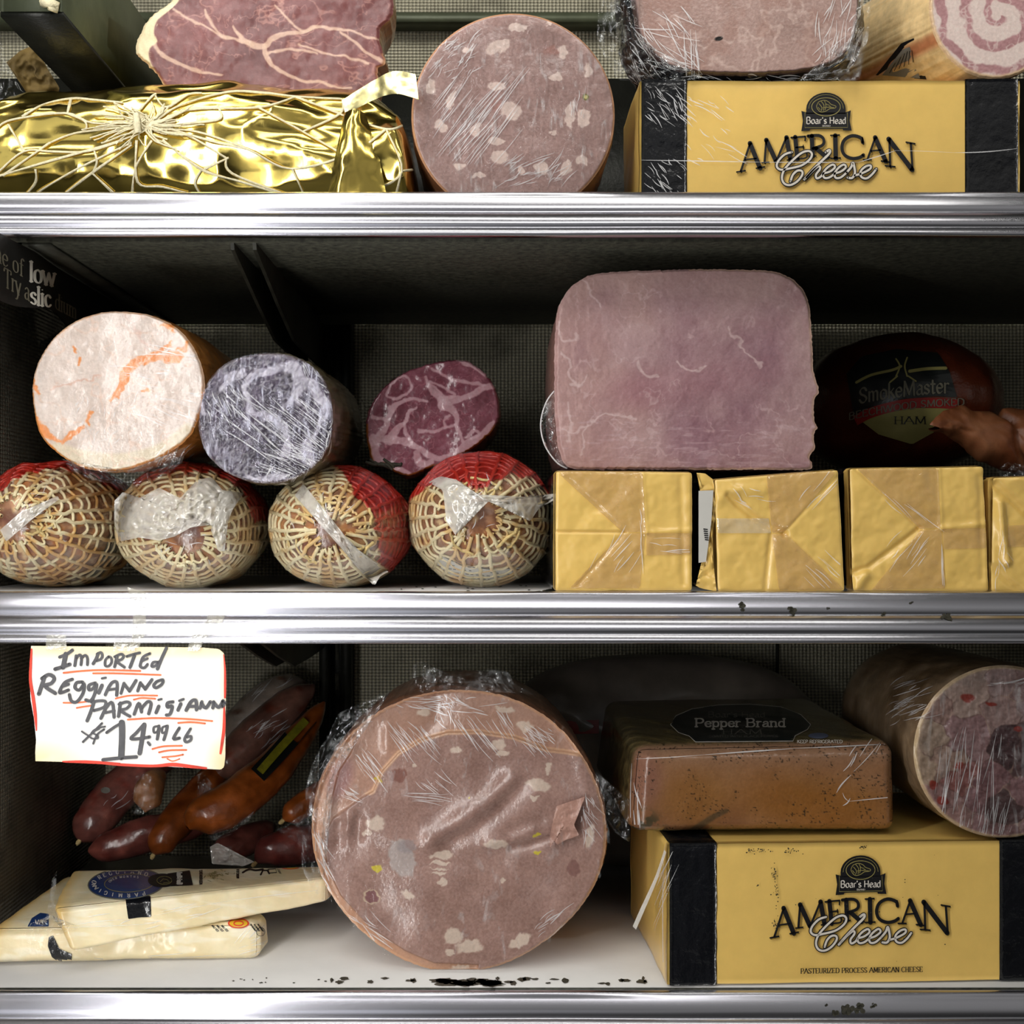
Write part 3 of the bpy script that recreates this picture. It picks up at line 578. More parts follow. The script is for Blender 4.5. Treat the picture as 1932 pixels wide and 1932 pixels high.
# ------------------------------------------------------------------ yellow cheese loaf with its printed front
def qf(k, ox, oy, bx, by, sc_=1.0):
    return lambda x, y: None
def trace(rb, k, ox, oy, strokes, wk=1.0):
    strokes = [(a, b*wk) for a, b in strokes]
    for pts, wv in strokes: rb.add([(ox+x/k, oy+y/k) for x, y in (catmull(pts, 4) if len(pts) > 2 else pts)], [w_/k for w_ in (wv if hasattr(wv, '__len__') else [wv]*(len(catmull(pts, 4)) if len(pts) > 2 else 2))])
AMER = [([(185, 598), (90, 880)], 15), ([(183, 598), (285, 850)], 34), ([(135, 765), (245, 752)], 12), ([(50, 890), (135, 876)], 12), ([(248, 852), (330, 838)], 12),
 ([(348, 566), (330, 790)], 16), ([(348, 566), (448, 782)], 34), ([(448, 782), (550, 540)], 15), ([(552, 540), (592, 765)], 34), ([(305, 797), (375, 790)], 11), ([(560, 770), (620, 762)], 11),
 ([(640, 535), (662, 760)], 32), ([(600, 542), (742, 530)], 13), ([(742, 530), (740, 572)], 10), ([(650, 642), (722, 634)], 13), ([(722, 618), (724, 656)], 8), ([(655, 758), (752, 745), (756, 700)], 12),
 ([(808, 524), (816, 725)], 32), ([(768, 526), (880, 520), (928, 560), (915, 618), (820, 652)], 22), ([(850, 650), (962, 745)], 32), ([(780, 732), (850, 728)], 11), ([(940, 748), (990, 742)], 11),
 ([(1045, 520), (1050, 752)], 33), ([(1000, 520), (1086, 516)], 12), ([(1002, 752), (1096, 748)], 12),
 ([(1322, 592), (1305, 545), (1220, 522), (1140, 562), (1112, 640), (1138, 716), (1215, 752), (1290, 742), (1330, 716)], 24), ([(1320, 540), (1324, 595)], 10),
 ([(1450, 540), (1370, 762)], 15), ([(1448, 540), (1556, 782)], 34), ([(1408, 676), (1500, 668)], 12), ([(1330, 765), (1408, 766)], 12), ([(1512, 778), (1592, 790)], 12),
 ([(1592, 556), (1600, 830)], 16), ([(1585, 556), (1822, 866)], 36), ([(1808, 600), (1826, 868)], 16), ([(1762, 588), (1850, 604)], 12), ([(1552, 826), (1648, 836)], 12)]
CHE = [([(605, 690), (530, 715), (465, 785), (455, 840), (500, 868), (580, 855), (700, 825), (785, 765), (808, 710), (775, 678), (700, 700), (600, 785), (528, 870), (505, 950), (530, 1008), (590, 1022), (660, 985), (710, 920), (705, 880), (660, 878), (615, 920), (592, 985)], 17),
 ([(948, 690), (985, 668), (982, 705), (890, 795), (805, 882), (733, 964)], 19), ([(752, 945), (822, 872), (878, 832), (890, 860), (850, 915), (858, 955), (900, 935), (920, 905)], 17),
 ([(915, 905), (985, 888), (1040, 845), (1020, 815), (960, 850), (922, 905), (935, 950), (985, 945), (1040, 905)], 17),
 ([(1035, 905), (1095, 888), (1150, 845), (1130, 815), (1075, 850), (1038, 905), (1050, 950), (1100, 945), (1160, 895)], 17),
 ([(1160, 895), (1205, 840), (1222, 795), (1238, 850), (1242, 905), (1215, 950), (1170, 948)], 18),
 ([(1240, 925), (1310, 905), (1395, 860), (1400, 825), (1350, 835), (1300, 885), (1308, 940), (1360, 955), (1415, 915), (1458, 860)], 17)]
def cheese_front(root, fn, ox, oy, k, bx):
    """lettering and emblem in the rows/columns of the block face; fn maps them to the face at a given lift"""
    rb = RB(); trace(rb, k, ox+1.6, oy+2.6, AMER+[(a, 26) for a, b in CHE]); rb.build('lettering_shadow', M['ink_shadow'], root, fn(.0002))
    rb = RB(); trace(rb, k, ox, oy, AMER, 1.36); rb.build('lettering', M['ink'], root, fn(.0004))
    rb = RB(); trace(rb, k, ox, oy, [(a, 40) for a, b in CHE]); rb.build('script_outline', M['ink'], root, fn(.0005))
    rb = RB(); trace(rb, k, ox, oy, CHE, 1.22); rb.build('script', M['ink_white'], root, fn(.0007))
    Q = lambda pts: [(ox+a/k, oy+b/k) for a, b in pts]
    rb = RB(); rb.poly(Q([(753, 300)]+[(951+200*math.cos(math.pi+i*math.pi/14), 255+168*math.sin(math.pi+i*math.pi/14)) for i in range(15)]+[(1150, 300)])); rb.poly(Q([(702, 272), (765, 290), (1140, 290), (1203, 266), (1190, 370), (1212, 472), (1125, 470), (1120, 452), (790, 455), (785, 472), (702, 478), (718, 372)]))
    em = rb.build('emblem', M['ink'], root, fn(.0004))
    rb = RB(); rb.add(Q([(951+145*math.cos(i*.2094), 232+92*math.sin(i*.2094)) for i in range(31)]), 7/k); rb.add(Q([(951+175*math.cos(math.pi+i*math.pi/14), 250+142*math.sin(math.pi+i*math.pi/14)) for i in range(15)]), 4/k)
    rb.add(Q([(738, 290), (738, 442), (1170, 440), (1166, 290)]), 4/k)
    hd = [[(862, 205), (880, 180), (930, 165), (975, 180), (1000, 205), (1050, 225), (1040, 245), (990, 250), (950, 275), (900, 285), (870, 260), (855, 230), (862, 205)], [(880, 200), (910, 240), (900, 275)], [(900, 175), (930, 215), (925, 270)], [(935, 170), (955, 205), (985, 215)], [(920, 240), (970, 235), (1030, 240)], [(870, 235), (890, 260)], [(945, 190), (950, 230), (940, 262)], [(985, 225), (1000, 228)]]
    for q in hd: rb.add(Q(catmull(q, 3)), 6/k)
    rb.build('line_art', M['ink_gold'], em, fn(.0006))
    rb = RB(); text_rb(rb, "Boar's Head", ox+953/k, oy+402/k, 66/k, 1.75, .55, 40, False, sx=1.05); text_rb(rb, "BRAND", ox+955/k, oy+432/k, 16/k, 1.6, .8, 0, False, sx=1.3); rb.build('lettering', M['ink_white'], em, fn(.0006))
def american(label, px0, px1, py0, py1, Y, zb, depth, yaw, bandl, bandr, art, pw):
    """px0..px1, py0..py1: front face in the photo; zb: what it stands on"""
    s = sf(Y); x0 = (px0-VX)*s; wd = (px1-px0)*s; zt = (VY-py0)*s; h = zt-zb
    t = thing('cheese_loaf', label, 'cheese', (x0, Y, zb), 'printed cheese loaves seen from the side')
    ca, sa = math.cos(yaw), math.sin(yaw)
    def L(u, v, q): return np.array([x0+u*ca-v*sa, Y+u*sa+v*ca, zb+q])
    cr = [L(a, b, c) for c in (.0011, h) for b in (0, depth) for a in (0, wd)]
    hexa('loaf', cr, M['cheese'], t, (60, 24, 24), (.006, .012, .014), .0009, .03)
    u1 = (bandl-px0)*s; u2 = (bandr-px0)*s
    e = .0009
    for a, b in ((0.0016, u1), (u2, wd-.0016)):
        cr = [L(p, q, r) for r in (.0007, h+e) for q in (-e, depth+e) for p in (a, b)]
        o = hexa('label_band', cr, M['black_wrap'], t, (10, 24, 30), (.01, .012, .014), .0006, .012, label='black printed band')
    def fn(lift):
        def g(x, y):
            u = (x-px0)*s; q = zt-(y-py0)*s-zb
            return L(u, -.0011-lift, q)
        return g
    cheese_front(t, fn, *art)
    return t, L, wd, h, s, fn
# ------------------------------------------------------------------ UPPER SHELF
def Pp(cx, cy, col, rx, ry, ang=0): return (cx, cy, rx, ry, ang, col)
# gold foil parcel in a string net
gp = thing('foil_parcel', 'large gold foil parcel in a knotted white string net on the upper shelf', 'package', (-.16, .1, ZT))
nu, nv = 260, 120; V = []
topx = [-70, 0, 50, 100, 200, 300, 450, 560, 650, 700, 760, 800]; topy = [330, 240, 205, 184, 186, 178, 170, 182, 186, 190, 235, 330]
xs = np.linspace(-70, 800, nu)
for j in range(nv):
    ph = j/nv*2*math.pi
    for i, x in enumerate(xs):
        ty = np.interp(x, topx, topy); k = min(1, (i+1)/14, (nu-i)/10); k = math.sin(k*math.pi/2)
        xm = (x-VX)*sf(.09); zt = (VY-ty)*sf(.07); hz = (zt-ZT)/2*(.25+.75*k); cy_ = .090; ry = .066*(.3+.7*k)
        c_, s_ = math.cos(ph), math.sin(ph); c_ = math.copysign(abs(c_)**.8, c_); s_ = math.copysign(abs(s_)**.8, s_)
        V.append((xm, cy_-ry*c_, ZT+hz+hz*s_))
V = np.array(V); cc = V[:, 0]*1.0; ang = np.repeat(np.arange(nv), nu)/nv*6.283
a_ = V[:, 0]*900; b_ = (V[:, 2]*1100+V[:, 1]*700)
dd = (ridge(a_*.45, b_, 38, 2, 50)-.5)*.012+(ridge(a_*.7, b_*1.2, 20, 2, 54)-.5)*.0035
cen = np.stack([V[:, 0], np.full(len(V), .090), np.full(len(V), ZT+.032)], 1); nn = V-cen; nn /= np.linalg.norm(nn, axis=1)[:, None]+1e-9
V = V+nn*(dd-.002)[:, None]; V[:, 2] = np.maximum(V[:, 2], ZT+.0004)
caps = np.array([list(range(0, 1))]); foil = mk('foil', V, np.concatenate([grid_faces(nv, nu, True)]) if False else None or grid_faces(nu, nv+0)[:0] if False else np.array([[j*nu+i, j*nu+i+1, ((j+1) % nv)*nu+i+1, ((j+1) % nv)*nu+i] for j in range(nv) for i in range(nu-1)]), M['gold'], gp)
bG = bvh(foil)
# right hand fold and the free tail of foil
def sheet(name, rows, mat, parent, th=.0006, label=None, amp=0, sub=8):
    """ruled sheet through rows of 3-D points, given thickness"""
    R = [np.array(catmull([tuple(p) for p in r], sub)) for r in rows]; R = np.array(R); out = []
    for k in range(len(R)-1):
        for t in np.linspace(0, 1, sub, endpoint=(k == len(R)-2)): out.append(R[k]*(1-t)+R[k+1]*t)
    G = np.array(out); m, n = G.shape[:2]; P = G.reshape(-1, 3)
    if amp: P = P+np.stack([np.zeros(len(P)), -(ridge(P[:, 0]*1000, P[:, 2]*1000, 9, 3, 77)-.5)*amp, np.zeros(len(P))], 1)
    n_ = len(P); F = grid_faces(n, m); P2 = P+np.array([0, th, 0]); return mk(name, np.vstack([P, P2]), np.vstack([F[:, ::-1], F+n_]), mat, parent, label=label)
sheet('foil_tail', [[W(645, 190, .028), W(700, 155, .024), W(742, 135, .020), W(784, 140, .018)], [W(652, 216, .028), W(712, 186, .022), W(748, 177, .017), W(790, 188, .016)]], M['gold_pale'], gp, label='flat pale gold tail of foil sticking out', amp=.0012)
sheet('side_fold', [[W(650, 212, .024), W(668, 205, .020), W(690, 215, .026)], [W(632, 300, .016), W(660, 290, .012), W(716, 300, .020)], [W(618, 372, .014), W(650, 370, .010), W(730, 372, .018)]], M['gold'], gp, amp=.003, label='upright foil fold at the right end')
# net
k_ = 2.415
NET = [[(-10, 580), (60, 545), (300, 515), (420, 560), (600, 560)], [(-10, 805), (200, 740), (380, 690), (520, 650), (600, 620)], [(-10, 785), (110, 690), (240, 690), (400, 690), (560, 640)], [(112, 690), (75, 630), (40, 570)], [(308, 517), (318, 485), (325, 452)], [(100, 530), (200, 475), (325, 450), (420, 455), (560, 468)], [(380, 600), (395, 580), (380, 545), (300, 515)],
 [(700, 560), (820, 480), (1040, 420), (1200, 425), (1350, 440), (1550, 450)], [(700, 570), (860, 500), (1180, 490), (1350, 440)], [(1180, 490), (1380, 600), (1580, 720), (1720, 860)], [(1380, 600), (1550, 520), (1560, 450)], [(1550, 520), (1760, 590), (1860, 560)], [(1760, 590), (1600, 700), (1330, 770), (1130, 680), (900, 600), (740, 590)], [(1760, 590), (1830, 780), (1700, 870)], [(1830, 780), (1930, 770)], [(1830, 780), (1810, 875)], [(1330, 770), (1380, 875)],
 [(1030, 720), (860, 620), (740, 600)], [(1030, 720), (1060, 790), (1300, 885)], [(740, 640), (920, 770), (1100, 830), (1280, 885)], [(920, 770), (890, 830), (910, 880)], [(620, 640), (630, 830), (740, 850), (850, 880)], [(690, 640), (620, 760), (600, 880)], [(600, 660), (420, 790), (300, 880)], [(420, 790), (520, 880)], [(600, 650), (350, 770), (200, 860), (170, 885)], [(160, 770), (165, 830), (120, 885)],
 [(430, 690), (440, 740), (420, 790)], [(230, 650), (300, 620), (380, 600), (560, 580)], [(10, 800), (230, 650)], [(990, 480), (1000, 540), (860, 560), (720, 580)], [(520, 465), (560, 530), (620, 560)], [(640, 500), (690, 440), (710, 430)], [(710, 440), (760, 490), (860, 430), (920, 425)], [(1350, 440), (1550, 520)], [(780, 590), (960, 640), (1130, 680)], [(930, 770), (1040, 720)]]
mbn = MB()
def lay(pts, b, r, off, n=5, jit=.0):
    q = catmull(pts, n) if len(pts) > 2 else [(pts[0][0]+(pts[1][0]-pts[0][0])*i/6, pts[0][1]+(pts[1][1]-pts[0][1])*i/6) for i in range(7)]
    P = []; 
    for (x, y) in q:
        h_ = hit(b, x+random.uniform(-jit, jit), y+random.uniform(-jit, jit), off)
        if h_ is not None: P.append(h_)
    P2 = [P[0]] if P else []
    for p in P[1:]:
        if np.linalg.norm(p-P2[-1]) > 3e-4: P2.append(p)
    return P2
for s_ in NET:
    pts = TR(0, 0, k_, s_)
    for dx in (0, 2.4):
        P = lay([(x+dx*random.uniform(-1, 1), y+dx*.6*random.uniform(-1, 1)) for x, y in pts], bG, .0007, .0012)
        if len(P) > 2: mbn.tube(P, .00062, 5)
for _ in range(90):
    a = random.uniform(0, 6.283); L1 = random.uniform(14, 100); kx, ky = 268+random.uniform(-6, 22), 234+random.uniform(-5, 8)
    pts = [(kx+math.cos(a)*4, ky+math.sin(a)*3), (kx+math.cos(a+.12)*L1*.6, ky+math.sin(a+.12)*L1*.30), (kx+math.cos(a-.05)*L1*1.25, ky+math.sin(a-.05)*L1*.52)]
    P = lay(pts, bG, .0006, .0012+random.uniform(0, .002), jit=.8)
    if len(P) > 2: mbn.tube(P, random.uniform(.00035, .0006), 5)
mbn.build('string_net', M['string'], gp)
mbk = MB(); kp = hit(bG, 262, 236, .004)
for i in range(26):
    v = RNG.normal(size=3)*.0022; mbk.tube([kp+v, kp+v*.4+np.array([0, -.003, .001]), kp+np.array([v[1], -.002, v[0]+.003])], .0006, 5)
mbk.tube([kp+np.array([-.001, -.002, .006]), kp+np.array([0, -.004, 0]), kp+np.array([0, -.002, -.005])], .0022, 8)
mbk.build('knot', M['string'], gp, label='gathered knot of the net')

# raw ham half lying on the parcel
ph_ = thing('cured_ham', 'dark red cut half of raw cured ham lying on the gold parcel', 'ham', (-.15, .1, .262))
hamo = [(255, 95), (262, 66), (284, 30), (322, 2), (352, -30), (420, -58), (540, -70), (660, -62), (728, -40), (742, 6), (738, 30), (716, 56), (718, 84), (726, 118), (712, 130), (713, 160), (690, 196), (600, 200), (480, 200), (400, 196), (345, 186), (316, 170), (296, 140), (274, 118)]
CR1 = lambda pts: TR(0, 0, 2.415, pts)
def paint_ham(x, y, t):
    wx = x+(fbm(x, y, 30, 3, 60)-.5)*14; wy = y+(fbm(x, y, 30, 3, 63)-.5)*14
    n = fbm(x, y, 60, 4, 66)[:, None]; c = np.array([116, 68, 68.])+(n-.5)*np.array([50, 40, 40.])
    fine = fbm(x, y, 5, 2, 68)[:, None]; c += (fine-.5)*14
    c = mixc(c, (128, 54, 44), .55*ss(95, 170, y)*(1-ss(300, 450, x))*fbm(x, y, 40, 2, 3))
    r = ridge(wx*.6, wy, 34, 4, 70); c = mixc(c, (205, 158, 142), .42*ss(.93, .985, r)*ss(.35, .6, fbm(x, y, 90, 2, 75)))
    r = ridge(wx, wy*.8, 18, 3, 80); c = mixc(c, (200, 150, 136), .40*ss(.94, .99, r)*ss(.45, .6, fbm(x, y, 70, 2, 85)))
    fat = (204, 172, 152)
    for pts, ws in [([(290, 75), (302, 99), (331, 120), (373, 133), (418, 145)], [5, 4.5, 4, 2.5, 1]), ([(440, 48), (460, 72), (476, 85), (501, 87), (513, 75), (551, 62), (580, 54), (621, 52), (671, 62), (712, 74)], [1.5, 3, 7, 10, 7, 4, 3.5, 3, 2, 1.5]),
                    ([(501, 87), (503, 108), (522, 128), (559, 145), (613, 157), (662, 166)], [7, 6, 4, 3, 2, 1.5]), ([(385, 20), (410, 60), (447, 74), (476, 85)], [2, 2, 3, 4]), ([(520, 10), (560, 50), (600, 54)], [1, 2, 2]), ([(640, 60), (700, 105), (724, 118)], [1.5, 4, 6]), ([(560, 85), (640, 105), (690, 120)], [1, 2, 2]),
                    ([(450, 60), (460, 80)], [1, 3]), ([(330, 18), (400, 60), (440, 72)], [1.5, 1.5, 2]), ([(505, 100), (560, 95), (600, 100)], [2, 1.5, 1])]:
        c = mixc(c, fat, .85*stroke(wx, wy, pts, ws, 3))
    inner = [(370, -70), (338, 4), (300, 38), (292, 62), (298, 78), (284, 92), (284, 112), (300, 142), (322, 168), (350, 186)]
    d = dseg(x, y, catmull(inner, 4)); left = x < np.interp(y, [-70, 4, 38, 62, 78, 92, 112, 142, 168, 186], [370, 338, 300, 292, 298, 284, 284, 300, 322, 350])
    m = np.where(left, ss(0, 3, d), 0); c = mixc(c, (226, 210, 172), m)
    c = mixc(c, (206, 156, 110), .6*ss(.97, .995, t)*(y > 100)); return c
def paint_rind(i, q, V): return np.array([196, 160, 112.])+(fbm(V[:, 0]*1000, V[:, 2]*1000+V[:, 1]*900, 12, 4, 90)-.5)[:, None]*np.array([80, 80, 70.])
cutloaf(ph_, hamo, (500, 70), .075, .17, paint_ham, M['meat'], M['sausage'], 150, 620, casepaint=paint_rind, jitter=2.0, taper=.75, tilt=(0, 0), disp=lambda x, y: (fbm(x, y, 40, 3, 92)-.5)*.003, drift=(0, .035), case_name='rind', prof=lambda q: (1-.25*q*q)*(1 if q < .8 else math.sqrt(max(0, 1-((q-.8)/.202)**2))))

# big mortadella, cut face to the front
def mort_base(x, y, base, seed):
    n = fbm(x, y, 55, 4, seed)[:, None]; c = np.array(base, float)+(n-.5)*np.array([30, 28, 28.]); f = fbm(x, y, 3.2, 2, seed+5)[:, None]; c += (f-.5)*26
    g = vnoise(x/2.2, y/2.2, seed+9); c = mixc(c, (120, 78, 70), .5*ss(.93, .99, g)); return c
def paint_m1(x, y, t):
    c = mort_base(x, y, (160, 130, 124), 110); wx = x+(fbm(x, y, 9, 3, 120)-.5)*13; wy = y+(fbm(x, y, 9, 3, 123)-.5)*13
    for (a, b, rx, ry, an) in [(977, 53, 18, 8, 0), (940, 88, 25, 13, -25), (1060, 98, 9, 13, 0), (1109, 132, 9, 12, 0), (938, 162, 16, 9, 0), (964, 208, 20, 17, 20), (1076, 215, 8, 26, 8), (1101, 222, 13, 18, 0), (898, 245, 9, 14, 20), (935, 268, 16, 6, 0), (942, 297, 17, 13, 0), (1022, 318, 14, 13, 0), (985, 322, 7, 7, 0), (868, 312, 12, 6, 0), (832, 238, 14, 11, 30), (1048, 146, 15, 7, 0), (1098, 302, 9, 8, 0), (812, 165, 9, 14, 0), (1068, 318, 8, 17, 30), (1046, 250, 7, 5, 0), (850, 190, 7, 18, 20), (905, 330, 12, 6, 0), (1036, 45, 6, 4, 0), (880, 95, 9, 6, 0)]:
        c = mixc(c, (222, 200, 190), .9*blob(wx, wy, a, b, rx, ry, an, .12))
    c = mixc(c, (168, 108, 96), .4*blob(wx, wy, 1040, 95, 14, 10)+.3*blob(wx, wy, 936, 200, 9, 14))
    c = mixc(c, (120, 118, 60), .9*blob(x, y, 1105, 183, 6, 6, 0, .1)); c = mixc(c, (214, 204, 140), .95*blob(x, y, 1105, 183, 3.4, 3.4, 0, .2))
    c = mixc(c, (206, 150, 108), .8*ss(.975, .99, t)); return c
mo = thing('mortadella', 'round cut mortadella with white fat cubes between foil parcel and printed cheese loaf', 'sausage', ((968-VX)*sf(.035), .1, ZT))
f1, c1 = cutloaf(mo, ellipse(968, 217, 192, 193), (968, 217), .035, .24, paint_m1, M['meat_wet'], M['sausage'], 170, 620, casepaint=lambda i, q, V: np.array([176, 122, 88.])+(fbm(V[:, 1]*2000, V[:, 0]*900+V[:, 2]*700, 14, 4, 131)-.5)[:, None]*60, disp=lambda x, y: (fbm(x, y, 50, 3, 130)-.5)*.002, taper=.96, zmin=ZT+.0006)
b1 = bvh(f1)
creases('wrap_crease_glints', b1, fan(875, 255, -52, 6, 40, 120, 60, 60, 60)+fan(850, 110, -40, 30, 8, 34, 50, 45, 40)+fan(1000, 330, -35, 25, 10, 50, 36, 70, 28)+fan(1090, 210, -80, 10, 10, 30, 12, 14, 20), mo, 1.3)
cutw = film_mat('taut_cling_film', .01, .3, 260, (1, 1, .25), .75, thr=(.55, .7))
cutloaf_film = lambda root, outl, c, Y, m, nm='cling_film': mk(nm, np.array([W(c[0]+t*(p[0]-c[0]), c[1]+t*(p[1]-c[1]), Y-.0016*(1-t*.6)) for t in np.linspace(0, 1, 24) for p in resample(outl, 90)]), grid_faces(90, 24, True), m, root)
cutloaf_film(mo, ellipse(968, 215, 189, 187), (968, 215), .033, cutw)

# dark netted ham wrapped in film, upon the printed loaf
zt1 = (VY-151)*sf(.035)   # top of the upper printed loaf
hw = thing('wrapped_ham', 'film-wrapped pale ham in black skin on top of the upper printed cheese loaf', 'ham', (.16, .1, zt1))
ho = [(1196, 20), (1190, -40), (1215, -110), (1300, -150), (1420, -156), (1540, -140), (1610, -80), (1624, -10), (1618, 60), (1596, 105), (1545, 128), (1460, 138), (1340, 138), (1270, 128), (1225, 98), (1203, 62)]
def paint_hw(x, y, t):
    c = mort_base(x, y, (164, 136, 128), 140); r = ridge(x, y, 50, 4, 143); c = mixc(c, (214, 190, 180), .4*ss(.9, .98, r)); c = mixc(c, (150, 112, 100), .35*ss(.5, .7, fbm(x, y, 30, 3, 147)))
    c = mixc(c, (20, 14, 14), blob(x, y, 1356, 73, 8, 4, -10, .2)); return mixc(c, (70, 52, 50), ss(.955, .985, t))
fo = [(1416+(x-1416)*1.10+(-6 if x < 1300 else 4), -10+(y+10)*1.085) for x, y in ho]
f2, c2 = cutloaf(hw, ho, (1410, 0), .030, .065, paint_hw, M['meat_wet'], M['black_wrap'], 110, 480, jitter=1.2, taper=.98, case_name='black_skin', lip=.004, casebump=.002, zmin=zt1+.0008,
                 prof=lambda q: 1+.085*min(1, q*7)-.04*q*q if q < .9 else (1.05)*math.sqrt(max(0, 1-((q-.9)/.101)**2)))
b2 = bvh(f2, c2)
creases('wrap_crease_glints', b2, fan(1240, 60, 35, 40, 20, 90, 26, 50, 50)+fan(1300, 70, 86, 6, 40, 120, 8, 14, 20)+fan(1570, 70, -70, 30, 12, 60, 30, 40, 50)+fan(1400, 148, 10, 20, 15, 50, 30, 170, 8)+fan(1205, 90, 60, 15, 20, 60, 22, 22, 40)+fan(1220, 130, 25, 15, 10, 40, 20, 50, 20)+fan(1610, 90, -65, 15, 10, 40, 20, 14, 50), hw, 1.6)
crumple('loose_film', [(1135, -60), (1190, -60), (1205, 60), (1260, 128), (1330, 146), (1240, 160), (1165, 150), (1125, 80)], lambda x, y: .034, M['film_soft'], hw, 26, .010, 16, 5, 'crinkled clear film at the left')
crumple('loose_film', [(1600, 110), (1622, 40), (1632, -60), (1645, -60), (1640, 60), (1622, 152), (1500, 152), (1560, 138)], lambda x, y: .032, M['film_soft'], hw, 18, .008, 12, 6, 'crinkled clear film at the right')

# rolled pancetta
pa = thing('rolled_pancetta', 'rolled pancetta with a spiral of white fat, at the top right corner', 'pancetta', (.30, .1, zt1))
po = ellipse(1878, 12, 124, 136)
def paint_pa(x, y, t):
    dx, dy = x-1888, y-30; r = np.hypot(dx/1.0, dy/1.08)+(fbm(x, y, 34, 3, 150)-.5)*26; th = np.arctan2(dy, dx)
    sp = (r/44-th/6.283) % 1.0; c = mort_base(x, y, (176, 132, 134), 152)*np.ones((1, 1))
    w_ = .24+.16*fbm(x, y, 25, 2, 155); m = ss(w_+.05, w_-.05, np.abs(sp-.5)); c = mixc(c, (226, 208, 200), m*.9)
    r2 = ridge(x, y, 22, 3, 158); c = mixc(c, (228, 212, 204), .5*ss(.9, .97, r2)); return mixc(c, (214, 180, 140), ss(.93, .98, t))
f3, c3 = cutloaf(pa, po, (1878, 12), .040, .2, paint_pa, M['meat_wet'], M['sausage'], 110, 420, drift=(-.078, 0.0), taper=.80, zmin=zt1+.0008, casepaint=lambda i, q, V: mixc(np.array([222, 190, 136.])+(fbm(V[:, 0]*1000, V[:, 2]*1000, 30, 3, 160)-.5)[:, None]*50, (170, 96, 62), .8*ss(.56, .66, fbm(V[:, 0]*1000+V[:, 1]*400, V[:, 2]*1000, 26, 2, 164))), case_name='rind', casebump=.001, jitter=1)
b3 = bvh(f3, c3)
rb = RB(); rb.poly([(1652, 142), (1700, 82), (1724, 72), (1748, 150)]); M['label_grey'] = pr('grey_label', (120, 116, 108), .5, 0, .1)
rb.build('label', M['ink'], pa, lambda x, y: hit(b3, x, y, .0008), label='small black rimmed label')
rb = RB(); rb.poly([(1664, 142), (1702, 94), (1716, 88), (1736, 148)]); rb.build('label_panel', M['label_grey'], pa, lambda x, y: hit(b3, x, y, .0011))
rb = RB()
for k in range(6): rb.add([(1680+k*9-(2), 138-k*4), (1700+k*4, 100-k)], 1.2, cap=False)
rb.build('label_print', M['ink'], pa, lambda x, y: hit(b3, x, y, .0013))

# upper printed loaf
cl1, L1, wd1, h1, s1, fn1 = american('printed yellow cheese loaf on the upper shelf with film creases over its left black band', 1205, 1925, 151, 410, .035, ZT, .10, 0, 1296, 1820, (1380, 160, 5.367, 1205), 1)
crs = creases('film_crease_glint', bvh(*[o for o in cl1.children if o.name.startswith(('loaf', 'label_band'))]), [(1210, 302, 1440, 306), (1440, 306, 1620, 306), (1620, 306, 1690, 284), (1690, 284, 1800, 288), (1800, 288, 1920, 280)]+fan(1250, 190, 50, 22, 12, 40, 34, 35, 30)+fan(1250, 330, 45, 20, 12, 30, 24, 35, 30)+fan(1330, 240, 30, 20, 10, 45, 26, 45, 60), cl1, 1.6, off=.0022)

# torn brown paper and bag, top left
bgm = thing('torn_paper', 'crumpled brown paper scrap in clear plastic at the top left corner', 'paper', (-.33, .05, ZT))
M['brown'] = pr('brown_paper', (104, 84, 40), .8, 0, .5, 60, .8, 90)
crumple('paper', [(12, 118), (38, 96), (66, 84), (90, 130), (112, 165), (108, 200), (60, 190)], lambda x, y: .165+.0002*x, M['brown'], bgm, 20, .010, 26, 9)
crumple('plastic', [(-30, 60), (4, 62), (8, 110), (40, 170), (64, 190), (60, 210), (-30, 210)], lambda x, y: .16, M['film_soft'], bgm, 20, .010, 20, 12)
